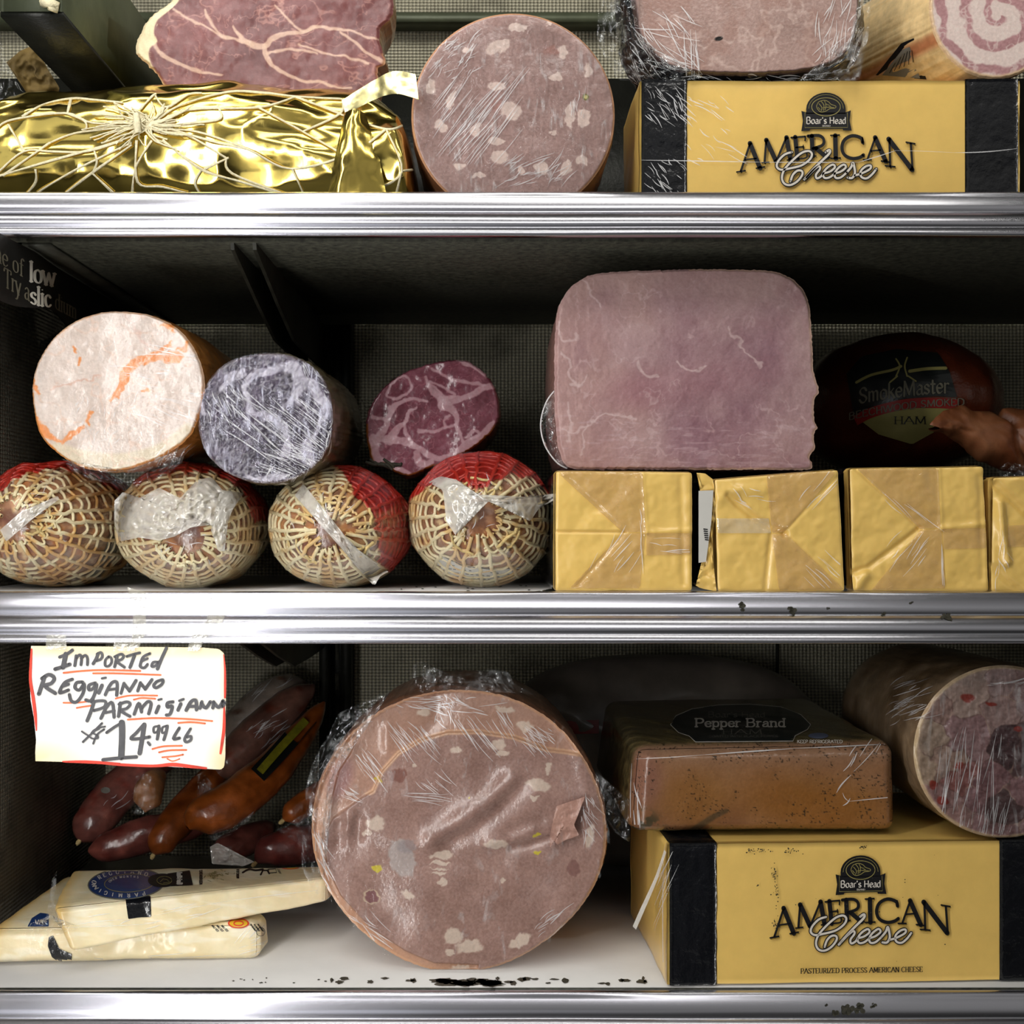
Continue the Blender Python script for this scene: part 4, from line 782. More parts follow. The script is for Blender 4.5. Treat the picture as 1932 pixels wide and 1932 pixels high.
# ------------------------------------------------------------------ MIDDLE SHELF
def project(V): s = S*(D0+V[:, 1])/D0; return VX+V[:, 0]/s, VY-V[:, 2]/s
def netted(label, bb, Y0, L, tip, red, seed, spiral=0, nm=24, stain=.3):
    x0, x1, y0, y1 = bb; sm = sf(Y0+.40*L); cx, cz = ((x0+x1)/2-VX)*sm, (VY-(y0+y1)/2)*sm; rx, rz = (x1-x0)/2*sm, (y1-y0)/2*sm
    cz += max(0, ZM+.0012-(cz-rz)); tp = W(tip[0], tip[1], Y0); offx, offz = tp[0]-cx, tp[2]-cz
    t = thing('netted_ham', label, 'ham', (cx, Y0+L/2, ZM), 'netted hams on the middle shelf')
    def pt(th, q, off=0):
        q = np.asarray(q, float); th = np.asarray(th, float)
        r = (1-np.abs(1-2*np.clip(q, 0, 1))**2.3)**(1/2.3); b = np.clip(1-q/.40, 0, 1)**1.5
        bump = 1+.05*(fbm(np.cos(th)*3+9+q*4, np.sin(th)*3+9, 1.0, 3, seed)-.5)*2*np.clip(r*2, 0, 1)
        X = cx+offx*b+(rx*bump+off)*r*np.cos(th); Z = cz+offz*b+(rz*bump+off)*r*np.sin(th); Y = Y0+L*q-off*np.clip(1-q*6, 0, 1)
        return np.stack([X, Y, np.maximum(Z, ZM+.0004)], -1)
    nth, nq = 300, 130; th = np.arange(nth)/nth*2*math.pi; q = (1-np.cos(np.linspace(0, math.pi, nq)))/2; q[:60] = q[:60]**1.0
    TH, Q = np.meshgrid(th, q); V = pt(TH.ravel(), Q.ravel()); px, py = project(V)
    a, b = px*1.0, py+V[:, 1]*900
    c = np.array([146, 104, 78.])+(fbm(a, b, 26, 4, seed+3)-.5)[:, None]*np.array([110, 95, 80.])
    c = mixc(c, (112, 62, 54), .7*ss(.55, .7, fbm(a, b, 30, 3, seed+7))); c = mixc(c, (214, 186, 140), .8*ss(.58, .72, fbm(a, b, 16, 3, seed+11)))
    c = mixc(c, (192, 120, 60), stain*ss(.5, .65, fbm(a, b, 22, 3, seed+15)))
    d = np.hypot(px-tip[0], py-tip[1])/((x1-x0)/2); c = mixc(c, (96, 62, 50), .6*ss(.30, .08, d+(fbm(a, b, 14, 3, seed+19)-.5)*.5))
    body = mk('ham_body', V, grid_faces(nth, nq, True), M['meat_wet'], t, cols=c)
    # red printed casing over part of the ham
    V2 = pt(TH.ravel(), Q.ravel(), .0007); px2, py2 = project(V2); m = red(px2, py2, V2); F = grid_faces(nth, nq, True); k = m[F].all(1)
    F2 = F[k]; used, inv = np.unique(F2.ravel(), return_inverse=True)
    if len(used): mk('red_casing', V2[used], inv.reshape(-1, 4), M['redcase'], t, label='red printed casing')
    # net
    rs = np.random.RandomState(seed); mb = MB(); ths = np.arange(nm)/nm*2*math.pi+rs.uniform(-.04, .04, nm)
    q0 = [rs.uniform(.003, .022) for _ in range(nm)]
    for i in range(nm):
        qq = np.concatenate([np.linspace(q0[i], .14, 16), np.linspace(.15, .8, 22)]); wig = (fbm(qq*60, np.full(len(qq), i*5.), 1.6, 2, seed+30)-.5)*.10*np.clip(.2/(qq+.1), 0, 1.4)
        mb.tube(pt(ths[i]+wig+spiral*qq, qq, .0012), .0013, 6)
    ring = list(np.array([.012, .026, .046, .072, .105, .145, .19, .24, .295, .35, .41, .47, .53, .59, .65, .71, .77, .83]))
    for kq, qv in enumerate(ring):
        n = nm*6; tt = np.arange(n+1)/n*2*math.pi; sag = np.abs(np.sin(tt*nm/2))*.007*(1 if qv < .2 else 1.6)
        qq = qv*(1+(fbm(np.cos(tt)*3+5, np.sin(tt)*3+5, .8, 2, seed+40+kq)-.5)*(.8 if qv < .1 else .22))+sag
        P = pt(tt+spiral*qq, qq, .0011)
        if kq < 3:     # the gathered centre is ragged
            for s0 in range(0, n, 14):
                if rs.rand() < .75: mb.tube(P[s0:s0+13]+rs.normal(size=(1, 3))*.0006, .0008, 5)
        else: mb.tube(P, .00105, 6)
    VV = np.concatenate(mb.V); px, py = project(VV); cc = np.tile(np.array([[226, 212, 172.]]), (len(VV), 1)); cc = mixc(cc, (206, 158, 92), stain*1.3*ss(.5, .62, fbm(px, py, 20, 3, seed+17)))
    cc = mixc(cc, (176, 40, 26), red(px, py, VV).astype(float)); mb.build('netting', M['meat'], t, cols=cc)
    # pieces of net bunched at the tied end
    mb = MB()
    for _ in range(9):
        a0 = rs.uniform(0, 6.28); L0 = rs.uniform(.15, .9); tt = a0+np.linspace(0, L0, 7); qq = np.clip(rs.uniform(.008, .06)+np.cumsum(rs.uniform(-.006, .009, 7)), .003, .2); mb.tube(pt(tt, qq, rs.uniform(.0012, .0032)), rs.uniform(.0007, .0012), 5)
    mb.build('gathered_net', M['string_ochre'] if stain > .4 else M['string'], t)
    # wrap over everything
    V3 = pt(TH[::2, ::3].ravel(), Q[::2, ::3].ravel(), .0030); n3 = len(th[::3]); mk('clear_casing', V3, grid_faces(n3, len(q[::2]), True), M['hamfilm'], t)
    return t, body, pt
M['hamfilm'] = film_mat('ham_casing_film', .01, .10, 60, rough=.09, bump=.4, fres=.18)
nA, bA, pA = netted('leftmost netted ham, cut off by the left edge, pinkish with orange stains', (-24, 226, 879, 1109), .012, .19, (24, 985), lambda x, y, V: y < np.interp(x, [-60, 0, 40, 100, 170, 215], [985, 928, 896, 884, 893, 925])+4*np.sin(x*.2), 200, stain=.7)
nB, bB, pB = netted('netted ham with a band of crumpled white film across its face', (221, 489, 881, 1110), .012, .18, (352, 1008), lambda x, y, V: y < np.interp(x, [260, 330, 400, 455, 480], [912, 890, 891, 920, 985])+3*np.sin(x*.2), 230, stain=.35)
nC, bC, pC = netted('netted ham with red casing down its right side', (512, 768, 889, 1110), .012, .18, (622, 1000), lambda x, y, V: x > np.interp(y, [880, 900, 935, 965, 1010, 1060, 1090], [632, 655, 668, 700, 712, 716, 742])+3*np.sin(y*.2), 260, stain=.5)
nD, bD, pD = netted('rightmost netted ham, its clear wrap pulled out to a point beside the cheese', (774, 1041, 864, 1112), .012, .18, (902, 972), lambda x, y, V: y < np.interp(x, [770, 795, 850, 905, 960, 1010, 1035], [950, 925, 905, 925, 896, 904, 935])+3*np.sin(x*.2), 290, stain=.5)
def on(b, off=.0, Yd=.03):
    def f(x, y):
        h = hit(b, x, y, 0); return (h[1] if h is not None else Yd)-off
    return f
gA, gB, gC, gD = bvh(bA), bvh(bB), bvh(bC), bvh(bD)
crumple('white_film', [(216, 945), (232, 928), (262, 940), (300, 920), (340, 940), (372, 905), (400, 900), (420, 925), (460, 930), (440, 960), (418, 1000), (400, 990), (360, 995), (330, 1012), (300, 1020), (262, 1014), (226, 1022), (215, 985)], on(gB, .001, .022), M['white_film'], nB, 40, .009, 13, 21, 'crumpled white film')
crumple('white_film', [(398, 1000), (414, 930), (436, 925), (446, 945), (430, 985), (424, 1040), (412, 1040)], on(gB, .003, .022), M['white_film'], nB, 18, .007, 10, 22, 'hanging tail of white film')
crumple('film_tail', [(556, 935), (572, 912), (612, 962), (650, 1010), (700, 1062), (735, 1078), (718, 1086), (706, 1106), (680, 1078), (640, 1030), (600, 985)], on(gC, .002, .022), M['white_film'], nC, 20, .006, 12, 23, 'diagonal fold of clear film')
crumple('film_tail', [(808, 910), (830, 898), (862, 905), (885, 932), (1000, 938), (1056, 930), (1048, 942), (1016, 960), (1000, 985), (985, 950), (900, 946), (868, 960), (860, 1010), (842, 985), (836, 925)], on(gD, .002, .03), M['white_film'], nD, 24, .007, 12, 24, 'twist of clear film pulled to the right')
crumple('film_tail', [(0, 1000), (40, 965), (110, 935), (112, 942), (60, 980), (12, 1022)], on(gA, .003, .03), M['white_film'], nA, 16, .004, 10, 25, 'diagonal fold of clear film')
for tt, g, b0 in ((nA, gA, (60, 960, 70, 60)), (nB, gB, (350, 1040, 80, 40)), (nC, gC, (600, 960, 60, 50)), (nD, gD, (950, 960, 70, 50))):
    creases('film_crease_glints', g, fan(b0[0], b0[1], -50, 70, 6, 26, 16, b0[2], b0[3]), tt, 1.6, off=.003)
# paper label at the foot of the fourth ham and side label on the first
rb = RB(); rb.poly([(812, 1092), (832, 1048), (870, 1068), (930, 1078), (990, 1072), (1000, 1080), (960, 1104), (900, 1110), (850, 1108)]); M['label_pale'] = pr('pale_label', (196, 194, 188), .4, 0, .05)
def subdiv_poly(pts, n=10):
    """fan-fill polygon into small quads so that it can follow a curved surface"""
    o = resample(pts, 60); c = o.mean(0); rbq = RB(); rbq.V = [c+(p-c)*t for t in np.linspace(0, 1, n) for p in o]; rbq.F = [tuple(f) for f in grid_faces(60, n, True)]; return rbq
labD = subdiv_poly([(812, 1092), (832, 1048), (870, 1066), (930, 1076), (990, 1070), (1000, 1080), (960, 1100), (900, 1106), (850, 1106)]).build('label', M['label_pale'], nD, lambda x, y: hit(gD, x, y, .0034), label='pale paper label with small print')
rb = RB()
for k in range(5):
    for j in range(14):
        if random.random() < .8: xx = 842+j*10+k*3; yy = 1066+k*7+j*.9; rb.add([(xx, yy), (xx+random.uniform(4, 8), yy+.6)], 1.5, cap=False)
rb.add([(832, 1048), (870, 1066), (930, 1076), (990, 1070)], 2, cap=False); rb.build('print', M['ink'], labD, lambda x, y: hit(gD, x, y, .0038))
subdiv_poly([(168, 1090), (196, 1040), (212, 1000), (222, 1040), (206, 1072), (186, 1096)]).build('label', M['black_wrap'], nA, lambda x, y: hit(gA, x, y, .0034), label='dark label at the side')

# white cut turkey breast
CR3 = lambda pts: TR(0, 440, 2.76, pts)
tb = thing('turkey_breast', 'round pale cut turkey breast with orange seams lying on the two leftmost netted hams', 'turkey', ((222-VX)*sf(.02), .1, .04))
to = [(60, 725), (72, 680), (100, 637), (140, 606), (185, 590), (232, 587), (285, 595), (332, 618), (364, 655), (382, 700), (385, 742), (376, 780), (360, 818), (330, 846), (290, 868), (240, 884), (190, 888), (150, 880), (108, 855), (76, 822), (64, 780)]
def paint_t(x, y, t):
    n = fbm(x, y, 60, 4, 300)[:, None]; c = np.array([210, 194, 184.])+(n-.5)*np.array([30, 36, 40.])+(fbm(x, y, 4, 2, 304)[:, None]-.5)*10
    c = mixc(c, (216, 202, 172), .7*stroke(x, y, CR3([(300, 1130), (450, 1180), (650, 1190), (850, 1130), (980, 1010)]), [22, 26, 26, 22, 10], 8))
    wx = x+(fbm(x, y, 12, 3, 306)-.5)*16; wy = y+(fbm(x, y, 12, 3, 309)-.5)*16; o = (226, 132, 62)
    for pts, ws in [([(890, 580), (800, 625), (760, 660), (690, 690), (655, 740), (640, 775)], [7, 5, 8, 14, 17, 10]), ([(640, 775), (625, 820), (575, 868)], [4, 13, 3]), ([(760, 665), (830, 650), (880, 640), (935, 650)], [8, 2, 14, 12]), ([(930, 610), (965, 600), (975, 570)], [4, 5, 2]),
                    ([(185, 960), (210, 1020), (285, 1070)], [7, 16, 5]), ([(300, 1085), (370, 1050), (425, 1005)], [2, 6, 4]), ([(455, 985), (465, 940)], [3, 3]), ([(405, 690), (415, 650)], [2, 3]), ([(385, 590), (400, 610)], [3, 3]), ([(860, 480), (890, 495)], [5, 5]), ([(175, 770), (190, 830), (180, 800)], [2, 2, 2]), ([(740, 820), (770, 825)], [4, 3])]:
        c = mixc(c, o, .85*stroke(wx, wy, CR3(pts), ws, 4))
    c = mixc(c, (206, 160, 140), .6*stroke(wx, wy, CR3([(260, 810), (340, 790), (420, 765), (520, 750)]), [1.5]*4, 2)); c = mixc(c, (206, 170, 158), .5*stroke(wx, wy, CR3([(660, 420), (720, 520), (770, 600)]), [1.5]*3, 2))
    r = ridge(x, y, 46, 3, 312); c = mixc(c, (220, 186, 166), .5*ss(.94, .99, r))
    return mixc(c, (224, 142, 70), ss(.965, .995, t+(fbm(x, y, 20, 2, 315)-.5)*.03)*(.35+.65*(y > 740)))
ft, ct = cutloaf(tb, to, (222, 738), .020, .20, paint_t, M['meat_wet'], M['sausage'], 150, 560, casepaint=lambda i, q, V: np.array([206, 138, 70.])+(fbm(V[:, 1]*1500, V[:, 0]*1200+V[:, 2]*900, 22, 4, 320)-.5)[:, None]*np.array([90, 80, 60.]), disp=lambda x, y: (fbm(x, y, 50, 3, 318)-.5)*.002, taper=.86, lip=.002, casebump=.0012, jitter=.8, drift=(.004, .007))
bT = bvh(ft); bTc = bvh(ft, ct)
cutloaf_film(tb, ellipse(222, 738, 160, 148), (222, 738), .0185, film_mat('taut_film_turkey', .01, .25, 200, (1, 1, .3), -.3, thr=(.58, .75)))
creases('wrap_crease_glints', bT, fan(300, 700, 12, 6, 30, 90, 16, 60, 60)+fan(290, 770, 22, 8, 20, 80, 18, 70, 30)+fan(200, 800, -60, 40, 6, 24, 36, 60, 45)+fan(250, 690, 2, 4, 30, 80, 6, 60, 20), tb, 1.2)
crumple('loose_film', [(118, 866), (150, 882), (200, 892), (250, 888), (310, 868), (350, 842), (346, 870), (310, 900), (262, 916), (236, 930), (210, 912), (170, 905), (135, 888)], lambda x, y: .026, M['film_soft'], tb, 26, .010, 12, 31, 'crinkled clear film along the underside')
creases('film_crease_glints', bTc, fan(230, 905, 0, 30, 10, 40, 40, 100, 14)+fan(320, 880, -50, 25, 10, 40, 20, 30, 20), tb, 1.8, off=.002)

# dark purple dried beef, tightly wrapped
db = thing('dried_beef', 'round dark purple dried beef tightly wrapped in shiny film beside the turkey breast', 'beef', ((500-VX)*sf(.02), .1, .03))
do = [(374, 800), (378, 755), (398, 712), (432, 682), (478, 668), (522, 666), (568, 678), (604, 706), (622, 744), (628, 790), (624, 830), (608, 862), (580, 890), (540, 908), (495, 912), (450, 902), (412, 880), (386, 848)]
def paint_d(x, y, t):
    c = np.array([62, 52, 66.])+(fbm(x, y, 34, 4, 330)[:, None]-.5)*np.array([60, 48, 64.]); f = fbm(x*.6, y, 4, 3, 334); c = mixc(c, (128, 120, 146), .45*ss(.56, .74, f)*ss(.35, .6, fbm(x, y, 40, 2, 337)))
    wx = x+(fbm(x, y, 16, 3, 340)-.5)*14; wy = y+(fbm(x, y, 16, 3, 343)-.5)*14; p = (206, 202, 214)
    for pts, ws in [([(1300, 930), (1280, 860), (1275, 800), (1330, 740), (1440, 705), (1540, 700), (1565, 780), (1530, 850), (1480, 910)], [4, 6, 9, 10, 9, 16, 18, 9, 3]), ([(1600, 760), (1650, 830), (1690, 900), (1665, 980), (1640, 1040)], [6, 16, 16, 10, 6]), ([(1270, 725), (1200, 750), (1150, 810)], [12, 10, 4]), ([(1300, 940), (1400, 960), (1470, 1000), (1500, 1090), (1480, 1160)], [4, 10, 14, 9, 6]), ([(1540, 850), (1560, 890)], [6, 2]), ([(1630, 1050), (1590, 1120), (1600, 1180)], [4, 14, 22]), ([(1300, 1275), (1400, 1280), (1480, 1265)], [4, 9, 6]), ([(1060, 930), (1045, 880)], [5, 8])]:
        c = mixc(c, p, .8*stroke(wx, wy, CR3(pts), ws, 5))
    return mixc(c, (120, 104, 96), ss(.96, .99, t)*.7)
fd, cd = cutloaf(db, do, (500, 795), .020, .20, paint_d, M['meat_wet'], M['sausage'], 120, 460, casepaint=lambda i, q, V: np.array([110, 100, 74.])+(fbm(V[:, 1]*1500, V[:, 0]*1200+V[:, 2]*900, 18, 4, 350)-.5)[:, None]*90, disp=lambda x, y: (ridge(x+y*.6, y-x*.2, 16, 3, 352)-.5)*.0022, lip=.003, casebump=.002, jitter=1.5, drift=(.006, .008), taper=.86)
bDf = bvh(fd); bDc = bvh(fd, cd)
cutloaf_film(db, [(500+(x-500)*1.0, 795+(y-795)*1.0) for x, y in catmull(do, 3, True)], (500, 795), .0175, film_mat('taut_film_beef', .06, .5, 330, (1, 1, .22), -.62, thr=(.5, .66), rough=.08, tint=(225, 225, 245)))
creases('wrap_crease_glints', bDf, fan(500, 790, 38, 7, 30, 150, 44, 80, 55)+fan(540, 860, 22, 8, 20, 90, 34, 50, 30)+fan(420, 740, 50, 25, 8, 40, 30, 35, 40)+fan(590, 720, 55, 30, 8, 40, 24, 25, 40), db, 1.5)
creases('film_crease_glints', bDc, fan(560, 905, -35, 35, 8, 30, 24, 60, 14)+fan(615, 840, -70, 20, 8, 30, 14, 10, 40), db, 1.8, off=.002)

# coppa
co = thing('coppa', 'small dark red marbled coppa set back above the two right netted hams', 'salami', ((815-VX)*sf(.10), .17, .03))
coo = TR(640, 440, 3.22, [(165, 1200), (175, 1110), (205, 1030), (260, 950), (330, 890), (420, 835), (520, 800), (600, 778), (700, 765), (780, 775), (850, 815), (900, 865), (940, 930), (965, 1010), (970, 1100), (945, 1170), (890, 1240), (800, 1310), (690, 1370), (590, 1410), (500, 1445), (420, 1472), (340, 1450), (270, 1400), (210, 1400), (180, 1300)])
CR5 = lambda pts: TR(640, 440, 3.22, pts)
def paint_c(x, y, t):
    c = np.array([112, 60, 72.])+(fbm(x, y, 30, 4, 360)[:, None]-.5)*np.array([50, 44, 46.])+(fbm(x, y, 3, 2, 364)[:, None]-.5)*16
    wx = x+(fbm(x, y, 12, 3, 366)-.5)*7; wy = y+(fbm(x, y, 12, 3, 369)-.5)*7; p = (184, 150, 156)
    for pts, ws in [([(925, 925), (850, 950), (760, 1000), (690, 1010), (620, 1020)], [9, 9, 7, 12, 14]), ([(620, 1010), (560, 950), (520, 870)], [9, 5, 2]), ([(640, 1040), (700, 1090), (720, 1180), (750, 1260)], [22, 10, 4, 5]), ([(530, 1015), (430, 1010), (350, 1040), (310, 1090), (290, 1160), (230, 1260)], [2, 4, 8, 9, 8, 14]), ([(290, 1140), (200, 1120)], [3, 3]),
                    ([(430, 1080), (400, 1160), (420, 1250), (500, 1320), (600, 1370), (700, 1350), (760, 1300), (860, 1240), (930, 1150)], [3, 3, 5, 9, 10, 12, 16, 14, 6]), ([(470, 1060), (430, 1085), (400, 1160)], [2, 4, 4]), ([(300, 1260), (360, 1180), (390, 1160)], [16, 9, 4]), ([(480, 1200), (580, 1200), (700, 1160)], [3, 3, 2]), ([(640, 1190), (640, 1140), (670, 1110)], [2, 2, 2]), ([(210, 1250), (230, 1370), (330, 1430), (420, 1460)], [14, 16, 14, 8]), ([(470, 1340), (490, 1400), (560, 1390)], [8, 10, 6]), ([(250, 1250), (360, 1260), (470, 1300)], [8, 14, 8]),
                    ([(290, 980), (330, 900), (400, 870), (435, 910), (420, 960), (360, 1000), (300, 1000), (290, 980)], [2]*8), ([(550, 895), (620, 930), (700, 980), (640, 990), (560, 920), (550, 895)], [2]*6), ([(560, 820), (700, 890), (800, 905), (880, 920)], [2, 3, 3, 3]), ([(720, 770), (820, 800), (890, 860)], [3, 8, 4]), ([(780, 1240), (820, 1200), (850, 1230), (790, 1250)], [3]*4)]:
        c = mixc(c, p, .8*stroke(wx, wy, CR5(pts), ws, 3))
    r = ridge(wx, wy, 20, 3, 372); c = mixc(c, (180, 120, 130), .4*ss(.95, .99, r))
    return mixc(c, (120, 66, 26), ss(.955, .985, t+(fbm(x, y, 16, 2, 376)-.5)*.04)*(y > 800)*1.0)
cutloaf(co, coo, (820, 792), .10, .18, paint_c, M['meat_wet'], M['sausage'], 120, 460, casepaint=lambda i, q, V: np.array([92, 46, 26.])+(fbm(V[:, 1]*1500, V[:, 0]*1200+V[:, 2]*900, 16, 4, 380)-.5)[:, None]*80, disp=lambda x, y: (fbm(x, y, 30, 3, 382)-.5)*.003, casebump=.002, jitter=1.4, case_name='rind', tilt=(.08, -.05))
mb = MB(); kk = W(718, 872, .097)
for i in range(7): mb.tube([kk+np.array([-.010+.003*i, 0, .002*math.sin(i*2)]), kk+np.array([-.004+.003*i, -.002, -.002]), kk+np.array([.002+.002*i, .0, -.003+.002*math.cos(i)])], .0012, 5)
mb.build('casing_scrap', M['grime'], co, label='torn dark scrap of casing')

# big square ham
sq = thing('square_ham', 'large rounded-square pink cooked ham standing on two yellow cheese loaves', 'ham', ((1293-VX)*sf(.022), .1, .0372))
so = [(1046, 700), (1047, 640), (1051, 592), (1062, 562), (1084, 535), (1116, 518), (1160, 512), (1240, 509), (1330, 507), (1400, 508), (1450, 510), (1490, 522), (1514, 544), (1527, 572), (1531, 610), (1534, 660), (1536, 700), (1546, 738), (1538, 752), (1537, 790), (1543, 806), (1536, 820), (1538, 846), (1528, 862), (1533, 876), (1524, 886), (1440, 886), (1300, 886), (1160, 886), (1088, 885), (1066, 875), (1054, 846), (1048, 790)]
def paint_s(x, y, t):
    c = np.array([156, 122, 126.])+(fbm(x, y, 110, 3, 390)[:, None]-.5)*np.array([46, 54, 40.])+(fbm(x, y, 16, 3, 392)[:, None]-.5)*np.array([16, 20, 18.])+(fbm(x, y, 3, 2, 394)[:, None]-.5)*10
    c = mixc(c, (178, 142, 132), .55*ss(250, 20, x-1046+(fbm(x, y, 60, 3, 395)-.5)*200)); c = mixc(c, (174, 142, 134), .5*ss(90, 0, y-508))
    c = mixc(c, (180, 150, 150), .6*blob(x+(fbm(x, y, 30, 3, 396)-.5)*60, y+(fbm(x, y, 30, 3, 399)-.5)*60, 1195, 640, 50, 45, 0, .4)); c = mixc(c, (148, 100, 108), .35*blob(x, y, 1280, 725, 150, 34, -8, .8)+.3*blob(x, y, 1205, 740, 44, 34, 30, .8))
    wx = x+(fbm(x, y, 20, 3, 401)-.5)*22; wy = y+(fbm(x, y, 20, 3, 404)-.5)*22
    r = ridge(wx, wy, 44, 4, 407); c = mixc(c, (196, 168, 168), .5*ss(.95, .99, r)*ss(.4, .6, fbm(x, y, 80, 2, 409)))
    st = fbm(x*.18, y*1.3, 6, 3, 411); c = mixc(c, (190, 164, 168), .38*ss(.6, .75, st)*ss(760, 800, y)); st = fbm(x*1.2, y*.4, 9, 3, 413); c = mixc(c, (216, 182, 176), .25*ss(.6, .75, st)*ss(1150, 1080, x))
    for pts, ws in [([(1055, 610), (1062, 640), (1080, 644), (1088, 632)], [2, 2.5, 2.5, 2]), ([(1062, 668), (1076, 690), (1078, 712), (1090, 724)], [3, 3, 3, 4]), ([(1078, 725), (1096, 722), (1110, 705)], [4, 2, 1]), ([(1101, 530), (1120, 560), (1128, 580)], [1.5, 2, 1]), ([(1060, 812), (1090, 812), (1140, 780), (1200, 790)], [2, 2, 1.5, 2]), ([(1072, 760), (1078, 800), (1070, 830)], [2, 2, 2]), ([(1204, 680), (1216, 700), (1240, 710)], [2, 3, 2]), ([(1280, 680), (1300, 705), (1330, 690)], [2, 2, 2]), ([(1380, 620), (1400, 660), (1440, 690)], [1.5, 2, 1.5]), ([(1100, 860), (1104, 800)], [1.5, 1.5])]:
        c = mixc(c, (200, 174, 172), .7*stroke(wx, wy, pts, ws, 2.5))
    return mixc(c, (206, 170, 150), .9*ss(.972, .992, t)*(x > 1300))
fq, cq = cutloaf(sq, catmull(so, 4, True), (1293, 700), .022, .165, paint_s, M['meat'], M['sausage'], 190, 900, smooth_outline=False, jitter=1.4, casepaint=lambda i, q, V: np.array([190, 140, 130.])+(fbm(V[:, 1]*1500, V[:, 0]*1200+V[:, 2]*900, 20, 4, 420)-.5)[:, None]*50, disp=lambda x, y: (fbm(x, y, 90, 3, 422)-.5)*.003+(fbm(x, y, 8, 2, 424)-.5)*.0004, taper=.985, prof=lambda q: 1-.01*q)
mbp = MB(); pts_ = [W(x, y, .03) for x, y in catmull([(1047, 736), (1030, 760), (1020, 800), (1028, 840), (1050, 872), (1070, 884)], 5)]; mbp.tube(pts_, .0005, 5)
crumple('loose_film', [(1048, 730), (1032, 756), (1020, 800), (1028, 842), (1052, 876), (1066, 882), (1058, 840), (1050, 780)], lambda x, y: .034, M['film_soft'], sq, 18, .006, 14, 33, 'loop of clear film at the lower left')
mbp.build('film_edge', M['crease'], sq, label='bright edge of the film')

# cheese loaves seen end-on
M['cheese_dark_tape'] = M['tape']
def cheese_end(label, TL, TR_, BR, BL, Y, depth, tapes, folds, seed, rag=0):
    P = [W(*BL, Y), W(*BR, Y), None, None, W(*TL, Y), W(*TR_, Y)]; zb = min(P[0][2], P[1][2]); dz = ZM+.0006-zb
    P[0][2] = ZM+.0006; P[1][2] = ZM+.0006
    bk = lambda p: p+np.array([0, depth, 0]); cr = [P[0], P[1], bk(P[0]), bk(P[1]), P[4], P[5], bk(P[4]), bk(P[5])]
    t = thing('cheese_loaf', label, 'cheese', ((P[0][0]+P[1][0])/2, Y, ZM), 'cheese loaves seen end-on')
    def warp(V, U):
        px, py = project(V); fr = np.clip(1-U[:, 1]/.015, 0, 1)
        d = np.zeros(len(V))
        for pts, dep, wd in folds: d += dep*np.exp(-np.maximum(dseg(px, py, pts), 0)**2/(2*wd*wd))
        d += (fbm(px, py, 34, 3, seed)-.5)*.0022; V = V.copy(); V[:, 1] += (d+0)*fr; return V
    body = hexa('loaf', cr, M['cheese'], t, (110, 34, 110), (.035, .012, .035), .0010, .03, warp=warp)
    g = bvh(body)
    e = .0010; lo = .010; cl_ = [c+(c-np.mean(cr, 0))*np.array([.018, 0, .018])+np.array([0, (lo if i % 4 < 2 else -.002), 0]) for i, c in enumerate(cr)]
    for c_ in cl_: c_[2] = max(c_[2], ZM+.0003)
    hexa('label_band', cl_, M['black_wrap'], t, (20, 30, 20), (.04, .012, .04), .0006, .02, label='black printed wrapper round the sides')
    for nm_, pl, mt in tapes: subdiv_poly(pl, 22).build(nm_, mt, t, lambda x, y: hit(g, x, y, .0007))
    return t, g
T_ = M['tape']
c1_, g1 = cheese_end('yellow cheese loaf seen end-on, directly right of the rightmost netted ham', (1046, 887), (1309, 889), (1308, 1115), (1045, 1115), .008, .235,
 [('tape', [(1049, 889), (1212, 888), (1218, 1004), (1175, 1004)], T_), ('tape', [(1175, 1006), (1217, 1006), (1207, 1110), (1074, 1110)], T_), ('tape', [(1219, 1006), (1304, 1006), (1304, 1046), (1219, 1048)], T_)],
 [([(1045, 1003), (1180, 1004)], .0016, 1.6), ([(1070, 900), (1180, 1003)], .0007, 2.5), ([(1090, 1105), (1175, 1008)], .0008, 3), ([(1213, 890), (1220, 1004)], -.0006, 3), ([(1220, 1004), (1308, 1000)], -.001, 4), ([(1285, 900), (1290, 1100)], .001, 5)], 500)
c2_, g2 = cheese_end('yellow cheese loaf seen end-on with a crooked fold and a paper tag at its left', (1346, 903), (1584, 884), (1597, 1118), (1352, 1120), .004, .235,
 [('tape', [(1446, 896), (1580, 888), (1480, 1004), (1456, 1006)], T_), ('tape', [(1456, 1008), (1482, 1006), (1592, 1112), (1470, 1114)], T_), ('tape', [(1352, 978), (1450, 978), (1455, 1006), (1354, 1006)], M['tape_clear'])],
 [([(1375, 935), (1420, 975), (1480, 1006)], .0026, 5), ([(1480, 1006), (1590, 1112)], .0008, 3), ([(1455, 1010), (1445, 1110)], .0012, 4), ([(1480, 1004), (1580, 900)], .0006, 2.5), ([(1360, 940), (1380, 925), (1440, 925)], -.0016, 8)], 520)
c3_, g3 = cheese_end('yellow cheese loaf seen end-on, third from the left, its lower left corner crumpled', (1601, 882), (1857, 878), (1868, 1112), (1606, 1118), .006, .235,
 [('tape', [(1616, 884), (1770, 880), (1774, 996), (1736, 998)], T_), ('tape', [(1736, 1000), (1776, 998), (1784, 1110), (1644, 1114)], T_), ('tape', [(1778, 998), (1860, 996), (1860, 1034), (1780, 1036)], T_)],
 [([(1615, 885), (1736, 998)], .0010, 2.5), ([(1736, 998), (1640, 1070), (1612, 1080)], .0020, 4), ([(1630, 1085), (1610, 1115)], -.003, 8), ([(1776, 996), (1862, 988)], -.0010, 4), ([(1850, 900), (1855, 1090)], .001, 5), ([(1772, 880), (1776, 998)], -.0006, 3)], 540)
